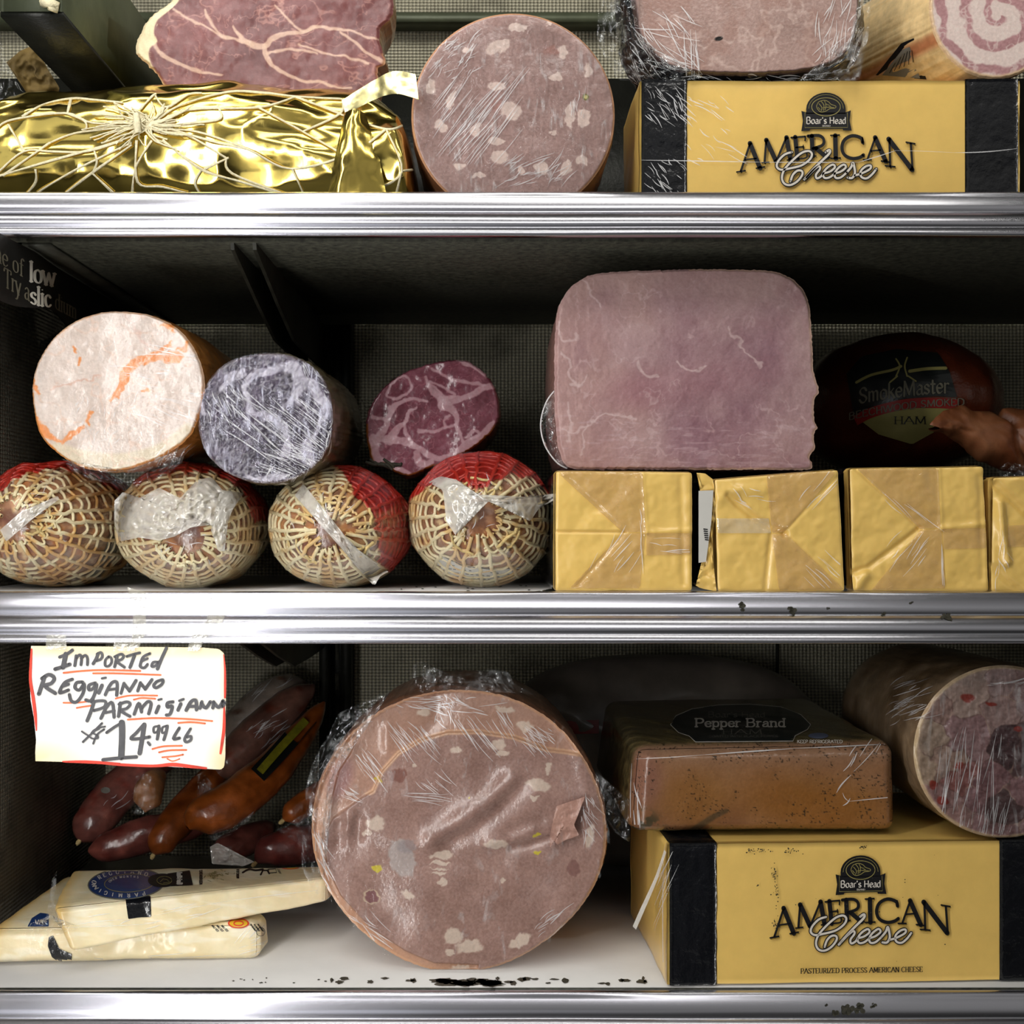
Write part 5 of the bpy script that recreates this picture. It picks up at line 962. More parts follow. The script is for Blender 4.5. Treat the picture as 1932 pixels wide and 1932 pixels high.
c4_, g4 = cheese_end('yellow cheese loaf at the right edge, its crinkled corner turned to the camera', (1872, 900), (2130, 890), (2135, 1118), (1868, 1118), .004, .235,
 [('tape', [(1902, 992), (1960, 988), (1960, 1030), (1902, 1032)], T_)],
 [([(1880, 915), (1940, 970)], .003, 6), ([(1885, 950), (1890, 1010), (1900, 1060)], -.003, 6), ([(1872, 1070), (1925, 1116)], .002, 5), ([(1920, 900), (1960, 930)], -.003, 9)], 560)
crumple('wrap_fold', [(1314, 892), (1330, 893), (1346, 905), (1352, 960), (1344, 1010), (1346, 1060), (1352, 1116), (1322, 1110), (1312, 1104), (1328, 1080), (1336, 1000), (1330, 930)], lambda x, y: .012, M['cheese'], c2_, 20, .008, 18, 34, 'bulging fold of the yellow wrap')
rb = RB(); rb.poly([(1318, 926), (1346, 925), (1342, 985), (1332, 1060), (1318, 1062)]); bb_ = rb.build('paper_tag', M['label_pale'], c2_, lambda x, y: W(x, y, .0035))
rb = RB()
for k in range(6): rb.add([(1327+k*.6, 998+k*4), (1335+k*.4, 999+k*4)], 2.2, cap=False)
rb.build('print', M['ink'], bb_, lambda x, y: W(x, y, .0032))
for tt, g, L_ in ((c1_, g1, fan(1150, 1060, -55, 12, 20, 60, 8, 40, 25)+fan(1210, 1000, 85, 6, 30, 90, 3, 3, 50)+fan(1250, 1030, 5, 10, 20, 60, 6, 30, 15)), (c2_, g2, fan(1540, 1060, 42, 5, 30, 110, 8, 30, 30)+fan(1530, 940, -48, 5, 30, 90, 6, 25, 25)+fan(1400, 930, 30, 30, 10, 40, 8, 30, 20)), (c3_, g3, fan(1700, 1060, -55, 10, 20, 70, 10, 40, 30)+fan(1690, 950, 42, 5, 20, 90, 5, 30, 30)+fan(1777, 1000, 85, 6, 20, 90, 3, 3, 60)), (c4_, g4, fan(1890, 1040, 80, 30, 10, 50, 10, 14, 50))):
    creases('film_crease_glints', g, L_, tt, 1.5, off=.0012)
# dark smoked ham in printed casing at the back right
bk_ = thing('smoked_ham', 'dark smoked ham in a printed casing in the shade behind the square ham', 'ham', (.29, .22, .0372))
nth, nq = 240, 120; th = np.arange(nth)/nth*2*math.pi; ph = np.linspace(0, math.pi, nq); TH, PH = np.meshgrid(th, ph); sm = sf(.20)
X = ((1700-VX)*sm)+.075*np.sin(PH)**.8*np.cos(TH)*(1+.06*np.sin(TH)); Z = .0375+.056+.056*np.sin(PH)**.85*np.sin(TH); Yb = .21-.085*np.cos(PH)
Vb = np.stack([X, Yb, Z], -1).reshape(-1, 3); nn = Vb-np.array([(1706-VX)*sm, .21, .0935]); nn /= np.linalg.norm(nn, axis=1)[:, None]+1e-9; Vb += nn*((fbm(Vb[:, 0]*1000, Vb[:, 2]*1000, 40, 3, 430)-.5)*.010)[:, None]; Vb[:, 2] = np.maximum(Vb[:, 2], .0385)
sb = mk('ham_body', Vb, grid_faces(nth, nq, True), M['meat_wet'], bk_, cols=np.array([84, 34, 16.])+(fbm(Vb[:, 0]*1000, Vb[:, 2]*1000, 40, 4, 434)-.5)[:, None]*np.array([90, 50, 30.]))
gS = bvh(sb); CR7 = lambda pts: TR(1480, 560, 4.274, pts)
M['label_black'] = pr('printed_black_label', (22, 26, 26), .35, 0, .1, coat=.3); M['label_gold'] = pr('dull_gold_label', (150, 142, 84), .4, 0, .15)
slab = subdiv_poly(CR7([(500, 620), (620, 480), (900, 420), (1240, 450), (1330, 600), (1390, 810), (1200, 800), (900, 830), (560, 960)]), 24).build('label', M['label_black'], bk_, lambda x, y: hit(gS, x, y, .001), label='black printed label')
sshi = subdiv_poly(CR7([(630, 1010), (800, 930), (1000, 895), (1340, 900), (1280, 990), (1210, 1090), (1030, 1190), (760, 1110)]), 20).build('shield', M['label_gold'], bk_, lambda x, y: hit(gS, x, y, .001), label='dull gold shield below the black label')
rb = RB()
def band(x, y0, y1): return 0
rbp = catmull(CR7([(570, 1000), (700, 935), (900, 880), (1100, 855), (1400, 865)]), 8); rb.add(rbp, 19, cap=False); srb = rb.build('red_band', M['ink_red'], bk_, lambda x, y: hit(gS, x, y, .0013))
arc = lambda x, y: (x, y+((x-1770)/100)**2*4.6-2+(1780-x)*.06)
rb = RB(); text_rb(rb, 'SmokeMaster', 1706, 743, 27, 1.6, .45, 40, False, 'c', arc, .95)
rb.build('lettering', M['letter_grey'], slab, lambda x, y: hit(gS, x, y, .0016))
rb = RB(); text_rb(rb, 'BEECHWOOD SMOKED', 1711, 766, 13, 1.8, 1.0, 0, False, 'c', lambda x, y: (x, y+((x-1780)/100)**2*5.5+(1780-x)*.05), 1.35); rb.build('lettering', M['letter_grey'], srb, lambda x, y: hit(gS, x, y, .0018))
rb = RB(); text_rb(rb, 'HAM', 1718, 800, 14, 1.6, .5, 0, True, 'c', None, 1.7); rb.build('lettering', M['label_black'], sshi, lambda x, y: hit(gS, x, y, .0016))
rb = RB(); [rb.add(catmull(CR7(q), 4), w_) for q, w_ in (([(580, 690), (700, 630), (870, 590), (940, 560)], 5), ([(1010, 600), (1150, 580), (1300, 575)], 6), ([(900, 640), (930, 560), (900, 500)], 3), ([(990, 640), (970, 560), (990, 490)], 3), ([(850, 690), (910, 640)], 3), ([(1000, 640), (1060, 680)], 3))]
rb.build('drawing', M['label_gold'], slab, lambda x, y: hit(gS, x, y, .0016))
# orange piece of smoked poultry
op = thing('smoked_poultry_piece', 'torn orange piece of smoked poultry at the right edge in front of the smoked ham', 'poultry', (.36, .13, .0372))
pl = []; spine = [(1764, 805, 6, .075), (1775, 800, 18, .08), (1800, 802, 30, .09), (1840, 820, 44, .10), (1890, 826, 54, .11), (1950, 830, 58, .12), (2010, 835, 54, .13), (2060, 840, 30, .13), (2075, 840, 4, .13)]
ns = 90; tt = np.linspace(0, 1, ns); sp = np.array(catmull(spine, 12)); ti = np.linspace(0, len(sp)-1, ns).astype(int); rows = []
for i in ti:
    x, y, r, Y = sp[i]; s = sf(Y); a = np.arange(80)/80*2*math.pi; c0 = W(x, y, Y); rows.append(np.stack([np.full(80, c0[0])+.004*np.sin(a*2), c0[1]+r*s*.9*np.cos(a), c0[2]+r*s*np.sin(a)], 1))
Vp = np.concatenate(rows); nn = Vp-np.repeat(np.array([r.mean(0) for r in rows]), 80, 0); nn /= np.linalg.norm(nn, axis=1)[:, None]+1e-9; Vp += nn*(((fbm(Vp[:, 0]*1000, Vp[:, 2]*1000+Vp[:, 1]*500, 26, 4, 440)-.5)*.016)-ss(.88, .97, ridge(Vp[:, 0]*500, Vp[:, 2]*1200, 40, 2, 444))*.006)[:, None]; Vp[:, 2] = np.maximum(Vp[:, 2], .0385)
mk('meat', Vp, grid_faces(80, ns, True), M['meat'], op, cols=np.array([136, 82, 50.])+(fbm(Vp[:, 0]*1000, Vp[:, 2]*1000, 14, 4, 448)-.5)[:, None]*np.array([70, 70, 60.]))
crumple('plastic_scrap', [(1880, 888), (1900, 872), (1940, 878), (1980, 886), (1960, 905), (1890, 902)], lambda x, y: .03, M['film_soft'], c4_, 14, .006, 10, 36, 'clear film sticking up behind the loaf')
# ------------------------------------------------------------------ BOTTOM SHELF
ml = thing('large_mortadella', 'largest mortadella, wrinkled film-wrapped slices standing on the white bottom shelf', 'sausage', ((866-VX)*sf(.03), .1, ZB))
CM = lambda pts: TR(560, 1220, 2.927, pts)
mlo = [(866+275*math.cos(a)+4*math.sin(3*a+1), 1566+267*math.sin(a)+3*math.cos(4*a)) for a in np.arange(0, 6.283, .13)]
ARC = CM([(150, 1040), (200, 950), (270, 900), (360, 835), (420, 800), (470, 690), (560, 590), (680, 520), (830, 475), (1000, 470), (1200, 500), (1380, 570), (1545, 592), (1700, 620)])
RIM = CM([(330, 500), (290, 600), (230, 690), (185, 860), (160, 1000), (150, 1080), (165, 1220), (240, 1370), (400, 1550), (600, 1680), (760, 1745), (1000, 1760)])
arcx = [p[0] for p in ARC]; arcy = [p[1] for p in ARC]; rimy = [p[1] for p in RIM]; rimx = [p[0] for p in RIM]
def m_under(x, y): return ss(2.0, -2.0, y-np.interp(x, arcx, arcy))*(x > arcx[0]-30)       # the slice behind the folded one
def m_rim(x, y):
    o = np.argsort(rimy); return ss(2, -2, x-np.interp(y, np.array(rimy)[o], np.array(rimx)[o]))*ss(1385, 1395, y)
def disp_ml(x, y):
    d = .0035*m_under(x, y)+.0030*m_rim(x, y)
    G = lambda pts, wd: np.exp(-np.maximum(dseg(x, y, CM(pts)), 0)**2/(2*wd*wd))
    d = d-.0050*G([(760, 1050), (900, 960), (1050, 860), (1190, 730)], 14)+.0035*G([(820, 1090), (1000, 1000), (1130, 880), (1230, 780)], 13)
    d = d+.003*G([(340, 960), (330, 1060)], 9)-.003*G([(290, 940), (270, 1010)], 9)+.003*G([(250, 980), (230, 1090)], 8)-.0022*G([(400, 1000), (520, 1060), (700, 1090)], 12)
    d = d+.0035*G([(1190, 1120), (1290, 1100), (1400, 1060)], 6)-.003*G([(1050, 1090), (1180, 1060), (1300, 1010)], 8)+.002*G([(1340, 960), (1180, 1040)], 10)+.0022*G([(860, 1140), (1000, 1160), (1130, 1190)], 12)-.002*G([(500, 460), (500, 560)], 8)+.002*G([(770, 270), (760, 420), (700, 480)], 10)
    d = d-.002*G([(1550, 600), (1600, 800), (1640, 900)], 10)+.002*G([(850, 760), (1050, 690)], 22)
    d = d*.72
    return d+(fbm(x, y, 90, 2, 600)-.5)*.004
def paint_ml(x, y, t):
    c = mort_base(x, y, (158, 126, 116), 610)+(fbm(x, y, 30, 3, 618)[:, None]-.5)*np.array([20, 18, 16.]); wx = x+(fbm(x, y, 9, 3, 620)-.5)*12; wy = y+(fbm(x, y, 9, 3, 623)-.5)*12
    c = mixc(c, (196, 152, 126), .5*m_under(x, y)); c = mixc(c, (206, 156, 122), .7*m_rim(x, y)); c = mixc(c, (140, 96, 100), .6*blob(x, y, 640, 1470, 22, 40, 20, .5))
    for (a, b, rx, ry, an) in [(1110, 540, 48, 30, 10), (1140, 590, 34, 20, 0), (1390, 680, 16, 36, 10), (1330, 760, 62, 36, 10), (1310, 830, 22, 14, 0), (440, 980, 48, 44, -20), (385, 1030, 26, 16, 0), (805, 1300, 26, 24, 0), (800, 1155, 60, 22, 0), (790, 1195, 50, 9, 0), (790, 1225, 48, 8, 0), (790, 1252, 40, 8, 0), (865, 1600, 56, 42, 0), (950, 1660, 74, 38, -10), (1230, 1625, 66, 32, -30), (615, 1370, 34, 22, 30), (1140, 1290, 16, 12, 0), (1150, 350, 50, 18, 10), (1260, 440, 46, 30, 20), (880, 570, 30, 20, 0), (700, 370, 36, 22, 0), (1620, 1050, 20, 70, 10), (900, 1780, 60, 14, 0), (840, 1690, 20, 14, 0), (655, 660, 12, 8, 0), (1100, 1090, 60, 26, 0)]:
        px, py = CM([(a, b)])[0]; c = mixc(c, (216, 198, 182), .85*blob(wx, wy, px, py, rx/2.927, ry/2.927, an, .18))
    c = mixc(c, (176, 164, 160), .9*blob(wx, wy, *CM([(580, 1170)])[0], 24, 38, -22, .1)); c = mixc(c, (150, 140, 142), .6*blob(wx, wy, *CM([(610, 1100)])[0], 18, 12, 0, .2))
    c = mixc(c, (136, 94, 84), .9*blob(wx, wy, *CM([(558, 712)])[0], 17, 14, 0, .1)); c = mixc(c, (132, 96, 90), .8*blob(wx, wy, *CM([(1525, 1225)])[0], 12, 16, 0, .12))
    rr = np.hypot((wx-CM([(412, 1385)])[0][0])/14.5, (wy-CM([(412, 1385)])[0][1])/11.5); c = mixc(c, (128, 88, 90), .85*(rr < .9)); c = mixc(c, (206, 186, 160), .9*np.exp(-((rr-1)/.12)**2))
    for a, b, rx, ry in ((445, 1228, 11, 7), (450, 736, 7, 3.5), (1320, 1040, 9, 4), (1330, 1135, 6, 3), (945, 832, 2, 2)): c = mixc(c, (206, 190, 66), .95*blob(wx, wy, *CM([(a, b)])[0], rx, ry, 0, .15))
    c = mixc(c, (120, 80, 60), .5*ss(3.5, .5, dseg(x, y, RIM))); c = mixc(c, (214, 170, 132), .7*ss(4, 1, np.abs(dseg(x, y, ARC)-2))*(y < 1500))
    return mixc(c, (212, 160, 118), .6*ss(.975, .99, t))
fm, cm = cutloaf(ml, mlo, (866, 1566), .030, .15, paint_ml, M['meat_wet'], M['sausage'], 210, 760, disp=disp_ml, casepaint=lambda i, q, V: np.array([196, 140, 110.])+(fbm(V[:, 1]*1500, V[:, 0]*1200+V[:, 2]*900, 22, 4, 630)-.5)[:, None]*60, casebump=.0012, taper=.97, jitter=1.2, zmin=ZB+.0006)
gM = bvh(fm); gMc = bvh(fm, cm)
# turned-over flap of slice at the right
fl = CM([(1435, 880), (1520, 852), (1592, 828), (1545, 950), (1530, 985), (1560, 1042), (1480, 1070), (1440, 1095), (1420, 1075), (1398, 1112), (1396, 1060), (1410, 980)])
crumple('folded_flap', fl, lambda x, y: (lambda h: (h[1] if h is not None else .03)-.003)(hit(gM, x, y, 0)), pr('flap_meat', (176, 136, 122), .35, 0, .15, 500, .4, 500, coat=.2), ml, 22, .003, 30, 40, 'turned-over flap of a slice')
o_ = [(866+(279+7*math.sin(5*a)+5*math.sin(9*a+1)+(16 if 2.6 < a < 3.6 else 0))*math.cos(a), 1566+(271+5*math.sin(7*a))*math.sin(a)) for a in np.arange(0, 6.283, .09)]
cutloaf_film(ml, o_, (866, 1566), .0255, film_mat('taut_film_mortadella', .01, .25, 130, (1, 1, .4), -.7, thr=(.58, .75), bump=.35, fres=.4), 'cling_film')
crumple('loose_film', [(600, 1560), (578, 1540), (576, 1490), (590, 1440), (610, 1400), (640, 1345), (690, 1322), (740, 1300), (700, 1345), (650, 1410), (618, 1480), (604, 1600), (612, 1660), (596, 1640)], lambda x, y: .030, M['film_soft'], ml, 26, .008, 12, 41, 'crinkled clear film along the left edge')
crumple('loose_film', [(770, 1306), (782, 1250), (800, 1246), (804, 1290), (850, 1275), (920, 1262), (960, 1268), (970, 1290), (1010, 1310), (900, 1304)], lambda x, y: .034, M['film_soft'], ml, 22, .010, 12, 42, 'gathered clear film on top')
creases('wrap_crease_glints', gM, TR(560, 1220, 2.927, [])+[tuple(v/2.927+o for v, o in zip(l, (560, 1220, 560, 1220))) for l in fan(600, 470, 50, 8, 60, 190, 30, 100, 60)+fan(380, 620, 52, 8, 50, 160, 18, 70, 60)+fan(960, 430, 52, 6, 80, 220, 14, 90, 60)+fan(1130, 400, 58, 6, 60, 140, 14, 60, 50)+fan(660, 830, 4, 8, 60, 180, 10, 80, 25)+fan(270, 800, 25, 12, 30, 110, 10, 30, 40)+fan(720, 720, 40, 12, 50, 140, 8, 80, 50)+fan(1300, 480, 40, 20, 30, 120, 40, 90, 50)+fan(820, 340, 60, 40, 20, 90, 26, 60, 80)+fan(1600, 900, 70, 25, 20, 120, 24, 30, 130)+fan(1400, 1560, -35, 12, 40, 160, 18, 90, 60)]+fan(640, 1350, -40, 40, 10, 50, 20, 30, 25), ml, 1.3, off=.0035)
creases('film_crease_glints', gMc, fan(600, 1600, 70, 25, 20, 70, 24, 12, 60)+fan(660, 1750, 40, 15, 20, 70, 20, 40, 35)+fan(820, 1330, 5, 20, 15, 60, 24, 100, 14), ml, 1.8, off=.004)

# lower printed loaf
cl2, L2, wd2, h2, s2, fn2 = american('printed yellow cheese loaf on the bottom shelf, dotted with pepper below the pepper ham', 1258, 1990, 1592, 1863, .0, ZB, .15, .045, 1353, 1897, (1444.4, 1600, 5.21, 1258), 1)
rb = RB(); text_rb(rb, 'PASTEURIZED PROCESS AMERICAN CHEESE', 1630, 1839, 9.2, 1.9, .8, 0, True, 'c', None, 1.0, .75); rb.build('small_lettering', M['ink'], cl2, fn2(.0004))
rs = np.random.RandomState(9); rb = RB()
for cx, cy, sx, sy, n in ((1430, 1606, 26, 5, 34), (1495, 1606, 16, 5, 20), (1462, 1650, 5, 12, 34), (1464, 1680, 5, 10, 20), (1465, 1745, 5, 8, 26), (1632, 1601, 8, 3, 20), (1466, 1705, 3, 20, 10), (1430, 1671, 1.5, 1.5, 4), (1600, 1720, 150, 70, 34)):
    for _ in range(n):
        a, b, r = cx+rs.normal()*sx*.6, cy+rs.normal()*sy*.6, rs.uniform(.5, 1.7); rb.poly([(a+math.cos(i)*r, b+math.sin(i)*r*rs.uniform(.6, 1)) for i in np.arange(0, 6.2, 1.05)])
rb.build('pepper_specks', M['grime'], cl2, fn2(.0006))['kind'] = 'stuff' 
g5 = bvh(*[o for o in cl2.children if o.name.startswith(('loaf', 'label_band'))])
sheet('film_point', [[W(1254, 1604, -.002), W(1236, 1655, .01), W(1208, 1716, .02), W(1194, 1748, .024)], [W(1257, 1608, -.003), W(1240, 1660, .008), W(1214, 1722, .018), W(1200, 1754, .022)]], M['white_film'], cl2, label='stiff triangular fold of clear film')
creases('film_crease_glints', g5, fan(1240, 1700, -70, 12, 30, 90, 10, 10, 60)+[(1252, 1612, 1252, 1850)], cl2, 1.2, off=.001)

# pepper-coated ham on the lower loaf
pz = -.1895
pepp = thing('pepper_ham', 'square pepper-crusted ham with a black label on top, standing on the lower printed cheese loaf', 'ham', (.17, .1, pz))
Yp = .014; A_ = W(1186, 1588, Yp); B_ = W(1700, 1586, Yp+.004); Ct = W(1200, 1412, Yp); Dt = W(1694, 1402, Yp+.004); A_[2] = B_[2] = pz+.001
bk0 = np.array([.002, .215, 0]); bk1 = np.array([-.006, .205, 0])
cr = [A_, B_, A_+bk0+np.array([-.008, 0, .002]), B_+bk1+np.array([0, 0, .002]), Ct, Dt, Ct+bk0+np.array([-.004, 0, .004]), Dt+bk1+np.array([0, 0, .004])]
def paint_p(V, U):
    px, py = project(V); fr = ss(.10, .02, U[:, 1])*ss(.0, .05, U[:, 2])
    k = V[:, 0]*1000+V[:, 1]*700; z = V[:, 2]*1000+V[:, 1]*300
    crust = np.array([92, 80, 50.])+(fbm(k, z, 4, 3, 700)-.5)[:, None]*np.array([110, 96, 60.])
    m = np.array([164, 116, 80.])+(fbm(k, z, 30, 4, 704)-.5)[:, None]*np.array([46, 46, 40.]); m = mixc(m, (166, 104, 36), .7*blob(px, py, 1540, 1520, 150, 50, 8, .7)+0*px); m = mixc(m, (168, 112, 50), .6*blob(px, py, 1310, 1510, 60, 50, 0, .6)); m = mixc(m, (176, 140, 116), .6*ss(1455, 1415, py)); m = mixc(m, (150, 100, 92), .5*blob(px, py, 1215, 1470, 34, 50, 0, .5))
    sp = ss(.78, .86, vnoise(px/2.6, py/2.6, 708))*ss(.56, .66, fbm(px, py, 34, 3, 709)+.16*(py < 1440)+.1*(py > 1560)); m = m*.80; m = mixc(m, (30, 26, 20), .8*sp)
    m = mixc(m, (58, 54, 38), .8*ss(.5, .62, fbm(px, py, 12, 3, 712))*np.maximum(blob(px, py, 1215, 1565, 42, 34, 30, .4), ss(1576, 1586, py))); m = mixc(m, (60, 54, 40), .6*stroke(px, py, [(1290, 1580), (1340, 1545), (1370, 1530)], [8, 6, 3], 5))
    return crust*(1-fr[:, None])+m*fr[:, None]
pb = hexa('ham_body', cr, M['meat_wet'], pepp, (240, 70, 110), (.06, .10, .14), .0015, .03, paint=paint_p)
gP = bvh(pb)
lab = TR(1120, 1220, 2.38, [(345, 350), (370, 310), (440, 280), (560, 262), (700, 258), (840, 270), (930, 305), (975, 350), (960, 372), (905, 400), (895, 424), (458, 428), (430, 402), (380, 385)])
lq = subdiv_poly(lab, 24); lqo = lq.build('label', M['label_black'], pepp, lambda x, y: hit(gP, x, y, .0010), label='black shaped label on top')
rb = RB(); rb.add(lab+[lab[0]], 1.2, cap=False); text_rb(rb, 'Pepper Brand', 1397, 1371, 15, 2.3, 1.2, 0, True, 'c', None, 1.75, .3); rb.build('lettering', M['ink_white'], lqo, lambda x, y: hit(gP, x, y, .0016))
rb = RB(); text_rb(rb, "Boar's Head", 1390, 1353, 10, 1.8, .5, 40, False, 'c', None, 1.9, .3); text_rb(rb, 'HAM', 1402, 1385, 9, 1.6, .5, 0, True, 'c', None, 3.2, .9); text_rb(rb, 'COATED WITH BLACK PEPPER', 1403, 1391, 4, 1.6, 1.0, 0, False, 'c', None, 1.9, .6); rb.build('small_print', M['label_grey'], lqo, lambda x, y: hit(gP, x, y, .0016))
rb = RB(); rb.poly([(1544+19*math.cos(a), 1388+5.5*math.sin(a)) for a in np.arange(0, 6.28, .3)]); rb.build('blue_seal', pr('pale_blue_ink', (96, 104, 130), .4, 0, .1), pepp, lambda x, y: hit(gP, x, y, .0014))
rb = RB(); text_rb(rb, 'KEEP REFRIGERATED', 1547, 1402, 6, 1.9, 1.2, 0, False, 'c', None, 1.2, .5); rb.build('seal_lettering', M['ink_white'], pepp, lambda x, y: hit(gP, x, y, .0014))
creases('film_crease_glints', gP, [(1200, 1432, 1330, 1424), (1330, 1424, 1500, 1412), (1500, 1412, 1670, 1404), (1602, 1512, 1704, 1502), (1602, 1512, 1590, 1496), (1580, 1490, 1600, 1468), (1578, 1496, 1606, 1462), (1590, 1520, 1604, 1506), (1192, 1440, 1190, 1560)]+fan(1620, 1440, -55, 12, 20, 90, 6, 40, 20)+fan(1200, 1500, 80, 8, 30, 80, 6, 6, 30), pepp, 2.0, off=.0014)
crumple('loose_film', [(1120, 1452), (1132, 1462), (1188, 1510), (1188, 1590), (1160, 1570), (1140, 1540), (1124, 1500)], lambda x, y: .03, M['film_soft'], pepp, 18, .006, 14, 51, 'clear film pulled out at the left')

# chunky head cheese at the right
hc = thing('head_cheese', 'round cut head cheese with big pink cubes and red bits at the right edge', 'sausage', (.31, .1, -.1895))
hr = 163; hy = VY+.1890/sf(.010)-hr
hco = ellipse(1893, hy, 168, hr)
rsv = np.random.RandomState(21); VC = np.array([(1822, 1392), (1930, 1500), (1870, 1470), (1790, 1440), (1780, 1500), (1850, 1560), (1900, 1580), (1880, 1340), (1930, 1300), (1980, 1360), (1760, 1390), (1770, 1340), (1830, 1310), (1990, 1450), (1840, 1510), (1940, 1420), (1900, 1410), (2020, 1520), (1960, 1560), (1745, 1450), (1810, 1545), (1900, 1530), (1960, 1320), (1890, 1290), (2040, 1420), (1800, 1470)])
VCC = np.array([(178, 140, 140), (170, 128, 130), (160, 118, 120), (196, 164, 148), (180, 140, 136), (176, 138, 138), (150, 112, 112), (188, 156, 150), (176, 142, 138), (190, 160, 156), (196, 170, 150), (184, 150, 140), (198, 170, 158), (180, 170, 184), (166, 124, 126), (120, 92, 92), (96, 70, 72), (170, 130, 130), (176, 140, 140), (200, 172, 148), (186, 146, 140), (110, 84, 84), (170, 130, 128), (190, 160, 156), (180, 150, 150), (170, 110, 104)], float)
def paint_hc(x, y, t):
    wx = x+(fbm(x, y, 26, 3, 720)-.5)*16; wy = y+(fbm(x, y, 26, 3, 723)-.5)*16; a = .25
    D = np.stack([np.maximum(np.abs((wx-p[0])*math.cos(a+i)+(wy-p[1])*math.sin(a+i)), np.abs(-(wx-p[0])*math.sin(a+i)+(wy-p[1])*math.cos(a+i)))*(.55+.15*(i % 3)) if i else np.maximum(np.abs(wx-p[0]), np.abs(wy-p[1]))*.5 for i, p in enumerate(VC)], 1)
    o = np.argsort(D, 1); d1 = np.take_along_axis(D, o[:, :1], 1)[:, 0]; d2 = np.take_along_axis(D, o[:, 1:2], 1)[:, 0]
    c = VCC[o[:, 0]]*.84+(fbm(x, y*1.6, 7, 3, 726)-.5)[:, None]*36; e = ss(2.2, .3, d2-d1); c = mixc(c, (104, 76, 70), .55*e); r = ss(.60, .66, fbm(x, y, 30, 2, 730)); c = mixc(c, (206, 180, 160), .5*r*e)
    for p in ((1828, 1317, 14, 10), (1762, 1478, 9, 8), (1810, 1448, 10, 6), (1780, 1510, 9, 9), (1918, 1378, 8, 5), (1872, 1328, 10, 4)): c = mixc(c, (140, 40, 30), .8*blob(wx, wy, *p, 0, .2))
    return mixc(c, (206, 180, 140), .8*ss(.95, .98, t))
fh, ch = cutloaf(hc, hco, (1893, hy), .010, .20, paint_hc, M['meat_wet'], M['sausage'], 120, 460, casepaint=lambda i, q, V: np.array([130, 106, 80.])+(fbm(V[:, 1]*1500, V[:, 0]*1200+V[:, 2]*900, 20, 4, 740)-.5)[:, None]*90, disp=lambda x, y: (fbm(x, y, 24, 3, 742)-.5)*.004, taper=.96, casebump=.001)
gH = bvh(fh); gHc = bvh(fh, ch)
cutloaf_film(hc, hco, (1893, hy), .0075, film_mat('taut_film_headcheese', .02, .4, 120, (1, 1, .2), .12, thr=(.56, .72)))
creases('wrap_crease_glints', gH, fan(1830, 1430, 98, 10, 40, 140, 30, 60, 60)+fan(1860, 1540, 100, 8, 30, 90, 26, 50, 40)+fan(1900, 1290, -10, 10, 20, 60, 10, 40, 4), hc, 1.6, off=.003)
creases('film_crease_glints', gHc, fan(1700, 1330, -20, 15, 14, 60, 30, 30, 40), hc, 1.6, off=.002)

# big pale-grey wrapped joint at the back
wj = thing('wrapped_joint', 'large dim grey vacuum-packed joint in the shade at the back of the bottom shelf', 'meat', (.14, .29, ZB))
nth, nq = 160, 90; th = np.arange(nth)/nth*2*math.pi; ph = np.linspace(0, math.pi, nq); TH, PH = np.meshgrid(th, ph); cx_ = (1250-VX)*sf(.27)
X = cx_+.136*np.sin(PH)**.5*np.sign(np.cos(TH))*np.abs(np.cos(TH))**.75; Z = ZB+.0875+.087*np.sin(PH)**.5*np.sign(np.sin(TH))*np.abs(np.sin(TH))**.75; Yq = .290-.038*np.cos(PH)
Vj = np.stack([X, Yq, Z], -1).reshape(-1, 3); Vj[:, 1] += (fbm(Vj[:, 0]*1000, Vj[:, 2]*1000, 40, 3, 750)-.5)*.01; Vj[:, 2] = np.maximum(Vj[:, 2], ZB+.0005)
jb = mk('joint_body', Vj, grid_faces(nth, nq, True), pr('vacuum_bag_grey', (124, 114, 104), .35, 0, .25, 40, .3, 90, coat=.3), wj); gJ = bvh(jb)
rb = RB(); rb.poly([(1056, 1246), (1100, 1242), (1150, 1246), (1148, 1262), (1060, 1264)]); rb.poly([(1424, 1256), (1470, 1258), (1468, 1276), (1422, 1272)]); rb.build('label', M['label_black'], wj, lambda x, y: hit(gJ, x, y, .001))
rb = RB(); rb.poly([(1040, 1362), (1130, 1358), (1130, 1384), (1040, 1386)]); rb.build('red_label', M['ink_red'], wj, lambda x, y: hit(gJ, x, y, .001))

